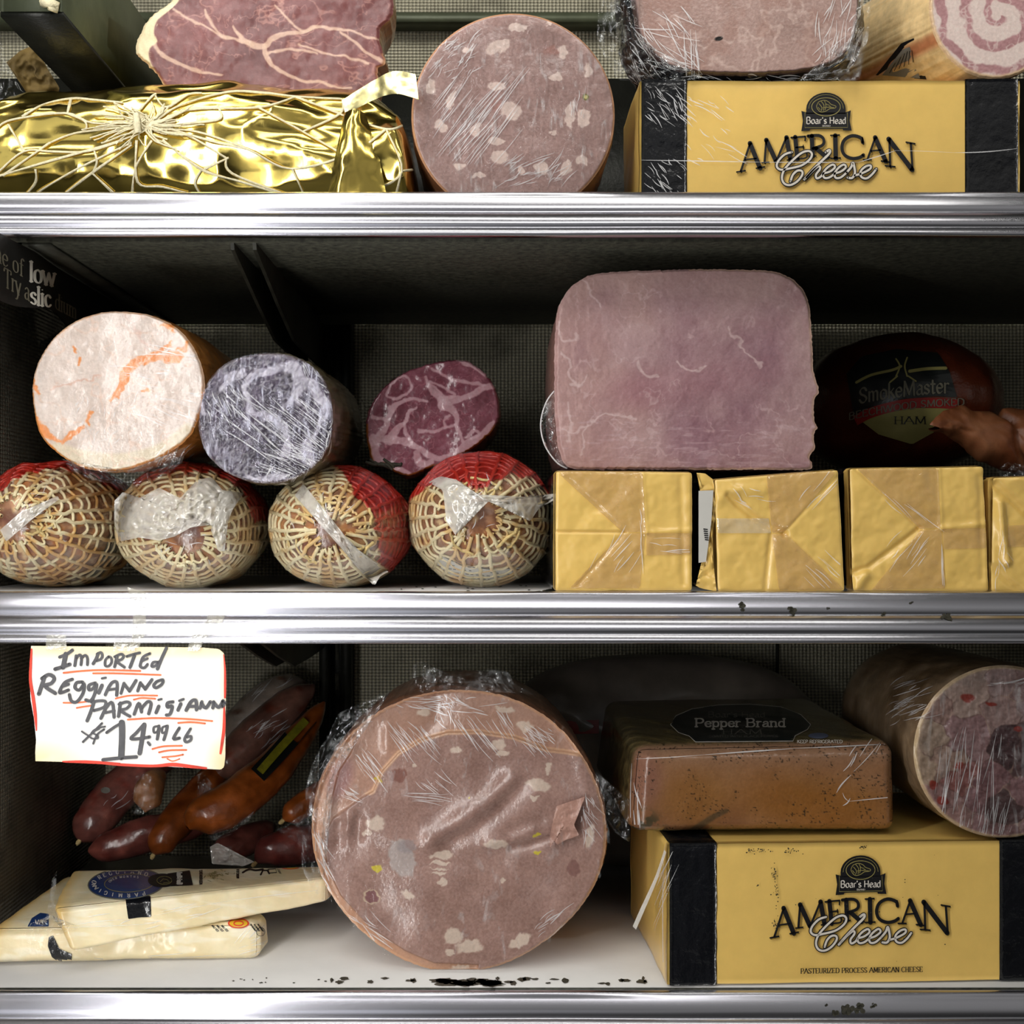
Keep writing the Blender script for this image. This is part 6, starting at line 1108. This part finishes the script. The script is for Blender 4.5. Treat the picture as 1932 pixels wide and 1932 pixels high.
# sausages at the back left
def sausage(name, label, chain, col, seed, frost=0, clip=True):
    ch_ = np.array(catmull([tuple(c) for c in chain], 10)); P = np.array([W(x, y, Y) for x, y, Y, r in ch_]); R = np.array([r*sf(Y) for x, y, Y, r in ch_])
    L = np.r_[0, np.cumsum(np.linalg.norm(np.diff(P, axis=0), axis=1))]; n = len(P); e = R.max()*.9; f = np.sqrt(np.clip(1-np.clip(1-L/e, 0, 1)**2, 0.02, 1))*np.sqrt(np.clip(1-np.clip(1-(L[-1]-L)/e, 0, 1)**2, .02, 1)); R = np.maximum(R*(.3+.7*f)*f**.5, .0008)
    P[:, 2] = np.maximum(P[:, 2], ZB+R+.0004); P[:, 1] = np.minimum(P[:, 1], YB-.01-R); P[:, 0] = np.maximum(P[:, 0], XL+R+.001)
    V, F = tube_np(P, R, 48); k = V[:, 0]*1000+V[:, 1]*500; z = V[:, 2]*1000+V[:, 1]*400
    c = np.array(col, float)+(fbm(k, z, 8, 4, seed)-.5)[:, None]*np.array([110, 74, 60.]); c = mixc(c, (150, 140, 130), frost*ss(.5, .66, ridge(k, z, 14, 3, seed+4)))
    nn = V-np.repeat(P, 48, 0); nn /= np.linalg.norm(nn, axis=1)[:, None]+1e-9; V = V+nn*((fbm(k, z, 14, 3, seed+8)-.5)*.003)[:, None]
    t = thing(name, label, 'sausage', P[0]); mk('skin', V, F, M['sausage'], t, cols=c)
    a = P[0]; d = (P[0]-P[3]); d /= np.linalg.norm(d)
    if clip and seed % 20 == 0:
        mb = MB(); mb.tube([a-d*.001, a+d*.002, a+d*.004], [.0016, .002, .0012], 8); mb.build('tied_end', M['string_ochre'], t)
    return t, V, F, P
SG = []
SG.append(sausage('salami', 'dark red salami leaning against the left wall under the price card', [(150, 1586, .24, 26), (172, 1556, .25, 36), (235, 1480, .275, 38), (310, 1415, .295, 36), (370, 1365, .31, 20)], (118, 52, 44), 800, .25))
SG.append(sausage('salami', 'dark red salami lying low at the left behind the upper parmesan wedge', [(166, 1606, .225, 18), (205, 1598, .23, 29), (290, 1572, .24, 34), (370, 1552, .255, 26), (402, 1545, .265, 8)], (112, 50, 42), 810, .12))
SG.append(sausage('smoked_sausage', 'orange-brown sausage pointing down to the left side of the bigger orange one', [(290, 1612, .225, 18), (303, 1590, .228, 28), (345, 1535, .245, 31), (400, 1468, .275, 26), (430, 1430, .29, 10)], (140, 70, 26), 820))
SG.append(sausage('smoked_sausage', 'thickest orange-brown sausage, rising to the right in the pile', [(354, 1562, .180, 22), (376, 1544, .185, 36), (432, 1518, .195, 42), (500, 1466, .22, 38), (562, 1396, .25, 28), (612, 1325, .275, 10)], (146, 74, 26), 830))
SG.append(sausage('salami', 'thick dark brown salami right of the price card above the orange sausage', [(406, 1466, .272, 16), (428, 1444, .276, 31), (478, 1390, .288, 36), (540, 1336, .300, 33), (594, 1292, .310, 14)], (100, 48, 36), 840, .35))
SG.append(sausage('salami', 'frosted grey-brown salami at the very back beside the upright', [(420, 1400, .305, 18), (462, 1362, .31, 36), (528, 1314, .318, 40), (584, 1292, .322, 22)], (92, 66, 52), 850, .8))
SG.append(sausage('salami', 'black-brown salami in the gap below the price card', [(326, 1552, .265, 12), (346, 1528, .27, 24), (400, 1470, .29, 26), (450, 1420, .31, 16)], (60, 32, 24), 860))
SG.append(sausage('salami', 'short dark red salami under the thickest orange sausage', [(406, 1626, .23, 14), (426, 1606, .235, 27), (470, 1582, .25, 28), (520, 1556, .27, 14)], (112, 48, 40), 870, .2))
SG.append(sausage('salami', 'dark red salami lying just left of the biggest mortadella', [(482, 1628, .22, 12), (510, 1606, .225, 30), (570, 1592, .235, 36), (640, 1586, .25, 26), (670, 1580, .26, 8)], (120, 52, 46), 880, .1))
SG.append(sausage('smoked_sausage', 'small orange sausage end in crimped clear film left of the pile', [(274, 1532, .215, 8), (278, 1512, .218, 24), (286, 1480, .23, 25), (310, 1456, .25, 10)], (196, 116, 58), 890, .3))
SG.append(sausage('smoked_sausage', 'orange sausage end peeping out left of the biggest mortadella', [(534, 1548, .225, 10), (552, 1534, .228, 22), (600, 1500, .24, 24), (640, 1470, .26, 10)], (150, 76, 26), 900))
crumple('clear_film', [(256, 1462), (276, 1456), (290, 1470), (296, 1500), (288, 1530), (262, 1538), (242, 1532), (252, 1500)], lambda x, y: .195, M['film_soft'], SG[9][0], 16, .006, 9, 61)
crumple('clear_film', [(370, 1462), (384, 1456), (402, 1482), (412, 1500), (398, 1512), (372, 1508)], lambda x, y: .21, M['film_soft'], SG[2][0], 16, .006, 9, 62)
crumple('clear_film', [(396, 1598), (410, 1590), (430, 1600), (452, 1612), (480, 1626), (460, 1634), (400, 1630)], lambda x, y: .20, M['white_film'], SG[7][0], 16, .006, 9, 63)
crumple('clear_film', [(540, 1556), (580, 1530), (596, 1560), (590, 1620), (560, 1590), (520, 1566)], lambda x, y: .20, M['film_soft'], SG[10][0], 16, .010, 12, 64)
crumple('clear_film', [(390, 1578), (430, 1566), (480, 1530), (470, 1548), (430, 1578), (400, 1586)], lambda x, y: .185, M['film_soft'], SG[3][0], 14, .004, 9, 65)
for i_, w_ in ((0, (215, 1500)), (4, (500, 1380)), (5, (500, 1330))):
    t_, V_, F_, P_ = SG[i_]; GEO['_tmp'] = (V_, F_); gg = bvh([o for o in t_.children if o.name.startswith('skin')][0])
    creases('film_crease_glints', gg, fan(w_[0], w_[1], -40, 15, 12, 46, 20 if i_ else 7, 36, 34), t_, 1.6, off=.002)
gg = bvh([o for o in SG[3][0].children if o.name.startswith('skin')][0], [o for o in SG[4][0].children if o.name.startswith('skin')][0])
rb = RB(); rb.add(catmull([(486, 1462), (530, 1415), (585, 1352)], 6), 34, cap=False); rb.build('printed_band', M['label_black'], SG[4][0], lambda x, y: hit(gg, x, y, .004, .25), label='black printed band')
rb = RB(); rb.add(catmull([(490, 1456), (530, 1410), (578, 1358)], 6), 15, cap=False); rb.build('printed_stripe', pr('dull_yellow_print', (130, 124, 30), .4, 0, .3, 200), SG[4][0], lambda x, y: hit(gg, x, y, .005, .25), label='dull yellow stripe on the band')
rb = RB(); rb.poly([(199+9*math.cos(a), 1491+6*math.sin(a)) for a in np.arange(0, 6.28, .5)]); rb.build('round_sticker', M['label_grey'], SG[0][0], lambda x, y: hit(bvh([o for o in SG[0][0].children if o.name.startswith('skin')][0]), x, y, .002))

# parmesan wedges
M['parm'] = pr('parmesan', None, .38, 0, .05, 120, .35, 140, attr=True, sss=.12, coat=.3, bdist=.001)
def paint_parm(V, U):
    k = V[:, 0]*1000; z = V[:, 2]*1000+V[:, 1]*600; c = np.array([238, 222, 180.])+(fbm(k, z, 24, 4, 920)-.5)[:, None]*np.array([26, 34, 50.]); c = mixc(c, (250, 244, 226), .5*ss(.56, .7, fbm(k*.5, z*2, 10, 3, 924)))
    return mixc(c, (222, 178, 96), .75*ss(.07, .0, U[:, 0]+(fbm(z, k, 20, 2, 926)-.5)*.06))
p2 = thing('parmesan_wedge', 'lower parmesan wedge lying flat with its rounded tip to the right', 'cheese', (-.25, .06, ZB), 'parmesan wedges')
zt2 = -.2525; cr = [(-.323, .034, ZB+.0004), (-.150, .050, ZB+.0004), (-.318, .182, ZB+.0004), (-.150, .078, ZB+.0004), (-.321, .036, zt2), (-.1515, .052, zt2-.001), (-.316, .180, zt2), (-.1515, .077, zt2-.001)]
pw2 = hexa('cheese', cr, M['parm'], p2, (130, 50, 30), (.05, .14, .25), .0020, .03, paint=paint_parm); g7 = bvh(pw2)
p1 = thing('parmesan_wedge', 'upper parmesan wedge with a blue oval label, laid across the lower wedge', 'cheese', (-.22, .06, -.25), 'parmesan wedges')
cr = [W(130, 1800, .016), W(618, 1702, .074), W(130, 1800, .016)+np.array([-.004, .105, .0]), W(618, 1702, .074)+np.array([.004, .04, 0]), W(97, 1714, .020), W(618, 1656, .076), W(131, 1638, .125), W(614, 1634, .118)]
pw1 = hexa('cheese', cr, M['parm'], p1, (150, 50, 40), (.03, .10, .14), .0026, .03, paint=paint_parm); g6 = bvh(pw1)
def ell_poly(cx, cy, rx, ry, ang=0, n=40): return ellipse(cx, cy, rx, ry, ang, n)
H6 = lambda off: (lambda x, y: hit(g6, x, y, off)); H7 = lambda off: (lambda x, y: hit(g7, x, y, off))
subdiv_poly([(238, 1632), (279, 1632), (280, 1642), (238, 1642)], 6).build('black_band', M['black_wrap'], p1, H6(.0006)); subdiv_poly([(236, 1692), (284, 1690), (285, 1730), (262, 1731), (242, 1734)], 10).build('black_band', M['black_wrap'], p1, H6(.0006))
bo1 = subdiv_poly(ell_poly(238, 1667, 73, 30, -3), 16).build('blue_oval', M['blue'], p1, H6(.0009), label='blue oval label')
rb = RB(); rb.add(ell_poly(238, 1667, 71.5, 28.8, -3, 60)+[ell_poly(238, 1667, 71.5, 28.8, -3, 60)[0]], 1.0, cap=False); rb.add(ell_poly(244, 1666, 47, 17, -3, 60)+[ell_poly(244, 1666, 47, 17, -3, 60)[0]], 1.2, cap=False); rb.build('gold_rims', M['ink_gold'], bo1, H6(.0012))
def around(rb, s, cx, cy, rx, ry, a0, a1, h, flip=False, thick=1.8, thin=.9):
    n = len(s)
    for i, ch_ in enumerate(s):
        a = math.radians(a0+(a1-a0)*(i+.5)/n); x, y = cx+rx*math.cos(a), cy+ry*math.sin(a); tx, ty = -rx*math.sin(a), ry*math.cos(a); L_ = math.hypot(tx, ty); tx /= L_; ty /= L_
        if a1 < a0: tx, ty = -tx, -ty
        nx, ny = -ty, tx
        text_rb(rb, ch_, 0, h*.5, h, thick, thin, 0, False, 'c', lambda u, v: (x+u*tx+v*nx, y+u*ty*.9+v*ny*.8), .9)
rb = RB(); around(rb, 'REGGIANO', 239, 1667, 60, 22.5, 205, 315, 8.5); around(rb, 'PARMIGIANO', 237, 1667, 60, 22.5, 48, 195, 8.5); around(rb, 'OVER', 244, 1666, 38, 12.5, 190, 235, 5); around(rb, 'MONTHS', 244, 1666, 38, 12.5, 240, 300, 5)
rb.build('lettering', M['ink_white'], bo1, H6(.0013))
subdiv_poly(ell_poly(306, 1661, 27, 13), 8).build('dark_seal', M['ink'], p1, H6(.0014)); ds1 = subdiv_poly([(316, 1648), (358, 1642), (364, 1670), (322, 1672)], 8).build('dark_seal', M['ink'], p1, H6(.0012))
rb = RB(); rb.add(ell_poly(310, 1661, 14, 7.5, 0, 30), 1, cap=False); rb.add([(302, 1664), (308, 1658), (316, 1660), (320, 1664), (308, 1666)], 1, cap=False); rb.build('drawing', M['ink_gold'], ds1, H6(.0018))
rot = lambda cx, cy: (lambda u, v: (cx-v, cy+u))
rb = RB(); text_rb(rb, "Boar's Head", 0, 0, 10, 2.6, .9, 40, False, 'c', lambda u, v: (334-v*1.0, 1657-u*.62), .62); rb.build('lettering', M['ink_white'], ds1, H6(.0018))
rb = RB(); text_rb(rb, 'AGED FROM ITALY', 0, 0, 6, 1.8, 1, 0, False, 'c', lambda u, v: (376-v, 1655-u*.55), .8); text_rb(rb, 'PRODUCT OF ITALY', 0, 0, 5, 1.8, 1, 0, False, 'c', lambda u, v: (446-v, 1646-u*.5), .8)
rb.add(catmull([(458, 1646), (470, 1640), (482, 1642), (496, 1640)], 4), 3.5); rb.add([(492, 1650), (496, 1642), (504, 1642), (508, 1648)], 3); rb.add([(506, 1640), (520, 1639), (522, 1646), (508, 1647), (506, 1640)], 1.5); rb.add([(526, 1640), (530, 1648)], 1); rb.add([(523, 1639), (528, 1648)], 1)
rb.build('small_print', M['ink'], p1, H6(.0009))
rb = RB(); rs = np.random.RandomState(31)
for _ in range(46): a, b = 408+rs.normal()*12, 1652+rs.normal()*6; rb.add([(a, b), (a+rs.uniform(-8, 8), b+rs.uniform(-4, 4))], 1.1, cap=False)
rb.build('printed_drawing', M['ink_gold'], p1, H6(.0009))
subdiv_poly(ell_poly(547, 1636, 19, 4), 5).build('orange_seal', M['marker_red'], p1, H6(.0009)); subdiv_poly(ell_poly(547, 1636, 15, 3), 5).build('seal_centre', M['yellow_ink'], p1, H6(.0013))
subdiv_poly([(92, 1768), (100, 1765), (112, 1790), (136, 1800), (134, 1818), (112, 1816), (98, 1806), (90, 1785)], 8).build('black_band', M['black_wrap'], p2, H7(.0008)); subdiv_poly([(52, 1748), (60, 1732), (76, 1722), (92, 1724), (92, 1748)], 8).build('blue_oval', M['blue'], p2, H7(.0009), label='corner of a blue oval label')
rb = RB(); text_rb(rb, 'VA', 74, 1744, 9, 1.8, .8, 0, False, 'c', lambda u, v: (u, v)); rb.build('oval_lettering', M['ink_white'], p2, H7(.0014))
subdiv_poly(ell_poly(450, 1742, 20, 9.5), 8).build('orange_seal', M['marker_red'], p2, H7(.0009)); subdiv_poly(ell_poly(450, 1742, 17, 7.5), 8).build('seal_centre', M['yellow_ink'], p2, H7(.0012))
rb = RB(); rb.add(ell_poly(450, 1742, 9, 4.5, 0, 14)+[(459, 1742)], 2.2, cap=False); rb.build('seal_ring', M['marker_red'], p2, H7(.0015))
rb = RB()
for k in range(3): text_rb(rb, 'ABRUZZO'[:5]if 0 else 'EST LAN', 0, 0, 6, 1.6, .9, 0, False, 'c', lambda u, v, k=k: (404+k*9-v*.6-u*.5, 1752-u*.5+v*.2), .8)
for k in range(3): text_rb(rb, 'CONTIENE LAT', 0, 0, 5, 1.6, .9, 0, False, 'c', lambda u, v, k=k: (476+k*7-v*.6-u*.4, 1750-u*.55), .6)
rb.add(ell_poly(492, 1758, 8, 8, 0, 20)+[(500, 1758)], 1, cap=False); rb.add([(486, 1757), (498, 1757)], 1, cap=False); rb.add([(488, 1761), (497, 1761)], 1, cap=False)
rb.build('small_print', M['ink'], p2, H7(.0009))
crumple('clear_film', [(44, 1762), (60, 1740), (84, 1748), (92, 1700), (98, 1660), (108, 1640), (104, 1700), (110, 1748), (140, 1744), (150, 1752), (110, 1764), (82, 1776), (56, 1784)], lambda x, y: .010, M['film_soft'], p1, 24, .010, 10, 71, 'crinkled end of the vacuum bag')
creases('film_crease_glints', g6, [(140, 1745, 240, 1735), (290, 1728, 430, 1700), (430, 1700, 600, 1680), (120, 1750, 300, 1742)]+fan(300, 1740, -12, 12, 20, 90, 14, 150, 26)+fan(110, 1750, 80, 14, 20, 60, 8, 10, 30), p1, 1.4)
creases('film_crease_glints', g7, fan(460, 1790, -30, 25, 15, 60, 16, 30, 20)+fan(250, 1812, 3, 8, 20, 110, 10, 150, 8), p2, 1.4)

# ------------------------------------------------------------------ price card and tapes on the middle rail
pc = thing('price_card', 'white handwritten price card with orange underlines taped below the middle rail', 'sign', (W(245, 1330, -.022)[0], -.022, W(0, 1452, -.022)[2]))
K = lambda pts: TR(40, 1200, 4.83, pts); Yc = -.0235
out = resample(K([(90, 90), (500, 94), (1000, 98), (1640, 105), (1800, 118), (1850, 160), (1860, 320), (1866, 500), (1862, 800), (1860, 1100), (1848, 1195), (1820, 1218), (1500, 1200), (1200, 1182), (900, 1165), (500, 1150), (130, 1140), (128, 1050), (136, 950), (115, 740), (85, 580), (78, 420), (84, 250)]), 260)
cc = out.mean(0); nr = 70; PX = np.concatenate([cc+(out-cc)*t for t in np.linspace(0, 1, nr)])
def card_y(x, y): return Yc+.0016*math.sin((x-60)/370*3.1)-.0022*((y-1218)/234)+.003*max(0, (y-1400)/50)*max(0, (x-360)/70)
V = np.array([W(x, y, card_y(x, y)) for x, y in PX]); x, y = PX.T; c = np.tile(np.array([[246, 244, 240.]]), (len(PX), 1)); c += (fbm(x, y, 50, 3, 930)-.5)[:, None]*8
yel = np.maximum.reduce([ss(60, 0, np.hypot((x-60)*.5, y-1446)-6), ss(30, 0, y-1224)*.7, ss(46, 0, np.hypot((x-428)*.9, (y-1440)*.6)), ss(26, 0, 430-x)*.5, ss(20, 0, np.abs(np.hypot(x-385, (y-1350)*1.2)-30))*.15]); c = mixc(c, (246, 222, 158), .8*yel*ss(.25, .6, fbm(x, y, 40, 3, 934)+.1))
n_ = len(V); F = grid_faces(260, nr, True); mk('card', np.vstack([V, V+np.array([0, .0005, 0])]), np.vstack([F[:, ::-1], F+n_]), M['paper'], pc, cols=np.vstack([c, c]))
CF = lambda off: (lambda x, y: W(x, y, card_y(x, y)-off))
HW = [([(350, 192), (420, 162), (466, 128)], 26), ([(405, 165), (392, 230), (380, 285)], 38), ([(308, 302), (380, 280), (442, 258)], 30),
 ([(487, 270), (500, 180)], 24), ([(500, 205), (530, 172), (548, 195), (543, 262)], 22), ([(545, 205), (580, 176), (602, 200), (602, 262)], 22), ([(700, 160), (680, 210), (655, 252)], 26), ([(690, 165), (725, 150), (738, 180), (722, 212), (680, 226)], 22),
 ([(795, 188), (766, 220), (764, 268), (795, 274), (822, 240), (818, 200), (795, 188)], 20), ([(872, 182), (850, 280)], 24), ([(850, 190), (905, 166), (932, 182), (912, 214), (868, 230), (940, 284)], 22), ([(1030, 180), (990, 285)], 26), ([(962, 186), (1020, 168), (1080, 153)], 22),
 ([(1172, 160), (1112, 190), (1086, 250), (1085, 280), (1120, 290), (1150, 258)], 22), ([(1098, 228), (1150, 205)], 20), ([(1322, 110), (1280, 200), (1240, 300)], 26), ([(1245, 238), (1202, 240), (1188, 276), (1222, 272), (1262, 230)], 22),
 ([(212, 372), (185, 450), (160, 528)], 32), ([(188, 388), (250, 352), (300, 382), (275, 430), (215, 456), (310, 522)], 30), ([(465, 394), (395, 425), (350, 500), (360, 518), (430, 492)], 26), ([(372, 462), (430, 440)], 24),
 ([(558, 420), (505, 425), (488, 470), (530, 492), (572, 435), (562, 520), (505, 600), (455, 590), (438, 535)], 26), ([(675, 428), (618, 448), (615, 488), (650, 482), (685, 438), (668, 528), (632, 590), (588, 582)], 26), ([(735, 450), (705, 518)], 30), ([(735, 386), (770, 380)], 18),
 ([(765, 535), (800, 460), (835, 420), (872, 428), (868, 540)], 26), ([(800, 490), (870, 480)], 22), ([(935, 430), (908, 522)], 24), ([(940, 440), (985, 500)], 26), ([(985, 502), (1045, 405)], 26), ([(1085, 425), (1060, 500)], 24), ([(1085, 430), (1130, 482)], 26), ([(1128, 484), (1190, 398)], 26),
 ([(1232, 416), (1205, 450), (1228, 472), (1280, 440), (1290, 400), (1240, 412)], 24), ([(662, 595), (640, 670), (600, 772)], 28), ([(640, 602), (720, 590), (768, 600), (750, 650), (660, 680)], 24), ([(725, 750), (775, 650), (828, 608), (845, 740)], 26), ([(765, 700), (848, 682)], 22),
 ([(902, 610), (885, 732)], 26), ([(890, 622), (960, 600), (992, 620), (960, 660), (905, 680), (990, 732)], 24), ([(1028, 712), (1070, 612), (1095, 692)], 26), ([(1095, 660), (1150, 600), (1182, 618), (1160, 708)], 26), ([(1252, 640), (1228, 698)], 28), ([(1250, 582), (1278, 575)], 18),
 ([(1382, 600), (1332, 610), (1332, 648), (1375, 640), (1355, 710), (1322, 720)], 26), ([(1452, 620), (1428, 674)], 28), ([(1440, 590), (1478, 575)], 20), ([(1502, 676), (1545, 600), (1590, 588), (1596, 672)], 28), ([(1520, 642), (1590, 640)], 26), ([(1645, 600), (1628, 658)], 26), ([(1640, 612), (1680, 655), (1722, 600)], 28), ([(1752, 600), (1745, 655)], 26), ([(1755, 608), (1800, 650), (1838, 590)], 28), ([(1838, 592), (1832, 648), (1858, 605)], 22),
 ([(764, 825), (690, 842), (645, 878), (690, 905), (700, 930), (650, 935), (605, 905), (552, 870)], 14), ([(735, 795), (650, 880), (562, 965)], 18), ([(755, 850), (690, 900), (655, 980)], 16), ([(640, 880), (710, 845)], 14),
 ([(778, 880), (850, 830), (910, 795)], 24), ([(915, 790), (918, 900), (910, 1105)], 50), ([(745, 1128), (900, 1112), (1048, 1102)], 28), ([(1112, 810), (1050, 880), (998, 935), (1080, 935), (1168, 920)], 26), ([(1120, 808), (1098, 950), (1078, 1068)], 36), ([(1155, 970), (1172, 992)], 22),
 ([(1248, 822), (1208, 832), (1208, 878), (1240, 870), (1252, 822)], 18), ([(1254, 820), (1248, 880), (1238, 940)], 24), ([(1322, 820), (1284, 836), (1284, 882), (1315, 872), (1326, 822)], 18), ([(1330, 820), (1318, 880), (1298, 945)], 24), ([(1440, 838), (1385, 935), (1442, 930)], 24), ([(1542, 846), (1490, 930), (1498, 965), (1540, 952), (1546, 915), (1505, 922)], 22)]
UL = [([(385, 336), (560, 318), (750, 310), (1085, 318)], 15), ([(655, 340), (860, 340), (1270, 355)], 14), ([(860, 570), (1000, 542), (1240, 543)], 13), ([(1025, 580), (1100, 565), (1222, 572)], 13), ([(385, 608), (500, 608), (600, 597)], 13), ([(505, 655), (560, 645), (640, 634)], 13),
 ([(970, 762), (1200, 748), (1500, 755), (1740, 775)], 14), ([(1430, 792), (1550, 785), (1675, 797)], 14), ([(1195, 1030), (1300, 1005), (1465, 1000)], 14), ([(1255, 1060), (1350, 1042), (1505, 1038)], 14), ([(1285, 1105), (1400, 1095), (1475, 1080)], 13), ([(1330, 1118), (1380, 1140), (1442, 1120)], 10)]
BD = [([(94, 120), (88, 250), (84, 400), (108, 560), (128, 720), (138, 860)], [14, 20, 24, 28, 26, 10]), ([(380, 1145), (600, 1140), (900, 1162)], 12), ([(400, 1148), (700, 1156), (900, 1172), (1200, 1184), (1380, 1172), (1550, 1190), (1685, 1205)], [10, 18, 22, 22, 30, 26, 16]), ([(1845, 170), (1856, 300), (1858, 450), (1856, 560)], [8, 16, 20, 16]), ([(1848, 620), (1850, 750), (1846, 860), (1832, 960), (1815, 1070)], [10, 22, 26, 24, 16])]
def strokes(rb, L_):
    for pts, wv in L_:
        if len(pts) > 2:
            if hasattr(wv, '__len__'): q = catmull([tuple(p)+(w_,) for p, w_ in zip(pts, wv)], 5); rb.add(K([(a[0], a[1]) for a in q]), [a[2]/4.3 for a in q])
            else: q = catmull(pts, 5); rb.add(K(q), wv/4.3)
        else: rb.add(K(pts), wv/4.3)
rb = RB(); strokes(rb, UL); rb.build('underlines', M['ink_orange'], pc, CF(.0004)); rb = RB(); strokes(rb, BD); rb.build('border_strokes', M['marker_red'], pc, CF(.0004)); rb = RB(); strokes(rb, HW); rb.build('handwriting', M['marker'], pc, CF(.0007))
def rail_tape(poly, label):
    o = resample(poly, 80); c = o.mean(0); PXt = np.concatenate([c+(o-c)*t for t in np.linspace(0, 1, 24)])
    def dep(x, y):
        h = hit(bR, x, y, 0); return (h[1] if h is not None else np.interp(y, [1112, 1125, 1205, 1225], [-.001, -.006, -.021, -.0245]))-.0009
    Vt = np.array([W(a, b, dep(a, b)) for a, b in PXt]); return mk('tape', Vt, grid_faces(80, 24, True), M['tape_clear'], pc, label=label)
rail_tape([(240, 1108), (276, 1118), (274, 1140), (276, 1190), (262, 1222), (248, 1222), (252, 1150)], 'clear tape, leftmost strip over the rail')
rail_tape([(395, 1124), (434, 1130), (418, 1180), (386, 1206), (376, 1228), (352, 1228), (362, 1200), (390, 1170)], 'clear tape, crumpled strip at the right')
rail_tape([(88, 1198), (124, 1198), (126, 1226), (86, 1226)], 'clear tape tab at the left'); rail_tape([(216, 1204), (252, 1204), (254, 1228), (214, 1228)], 'clear tape tab in the middle')
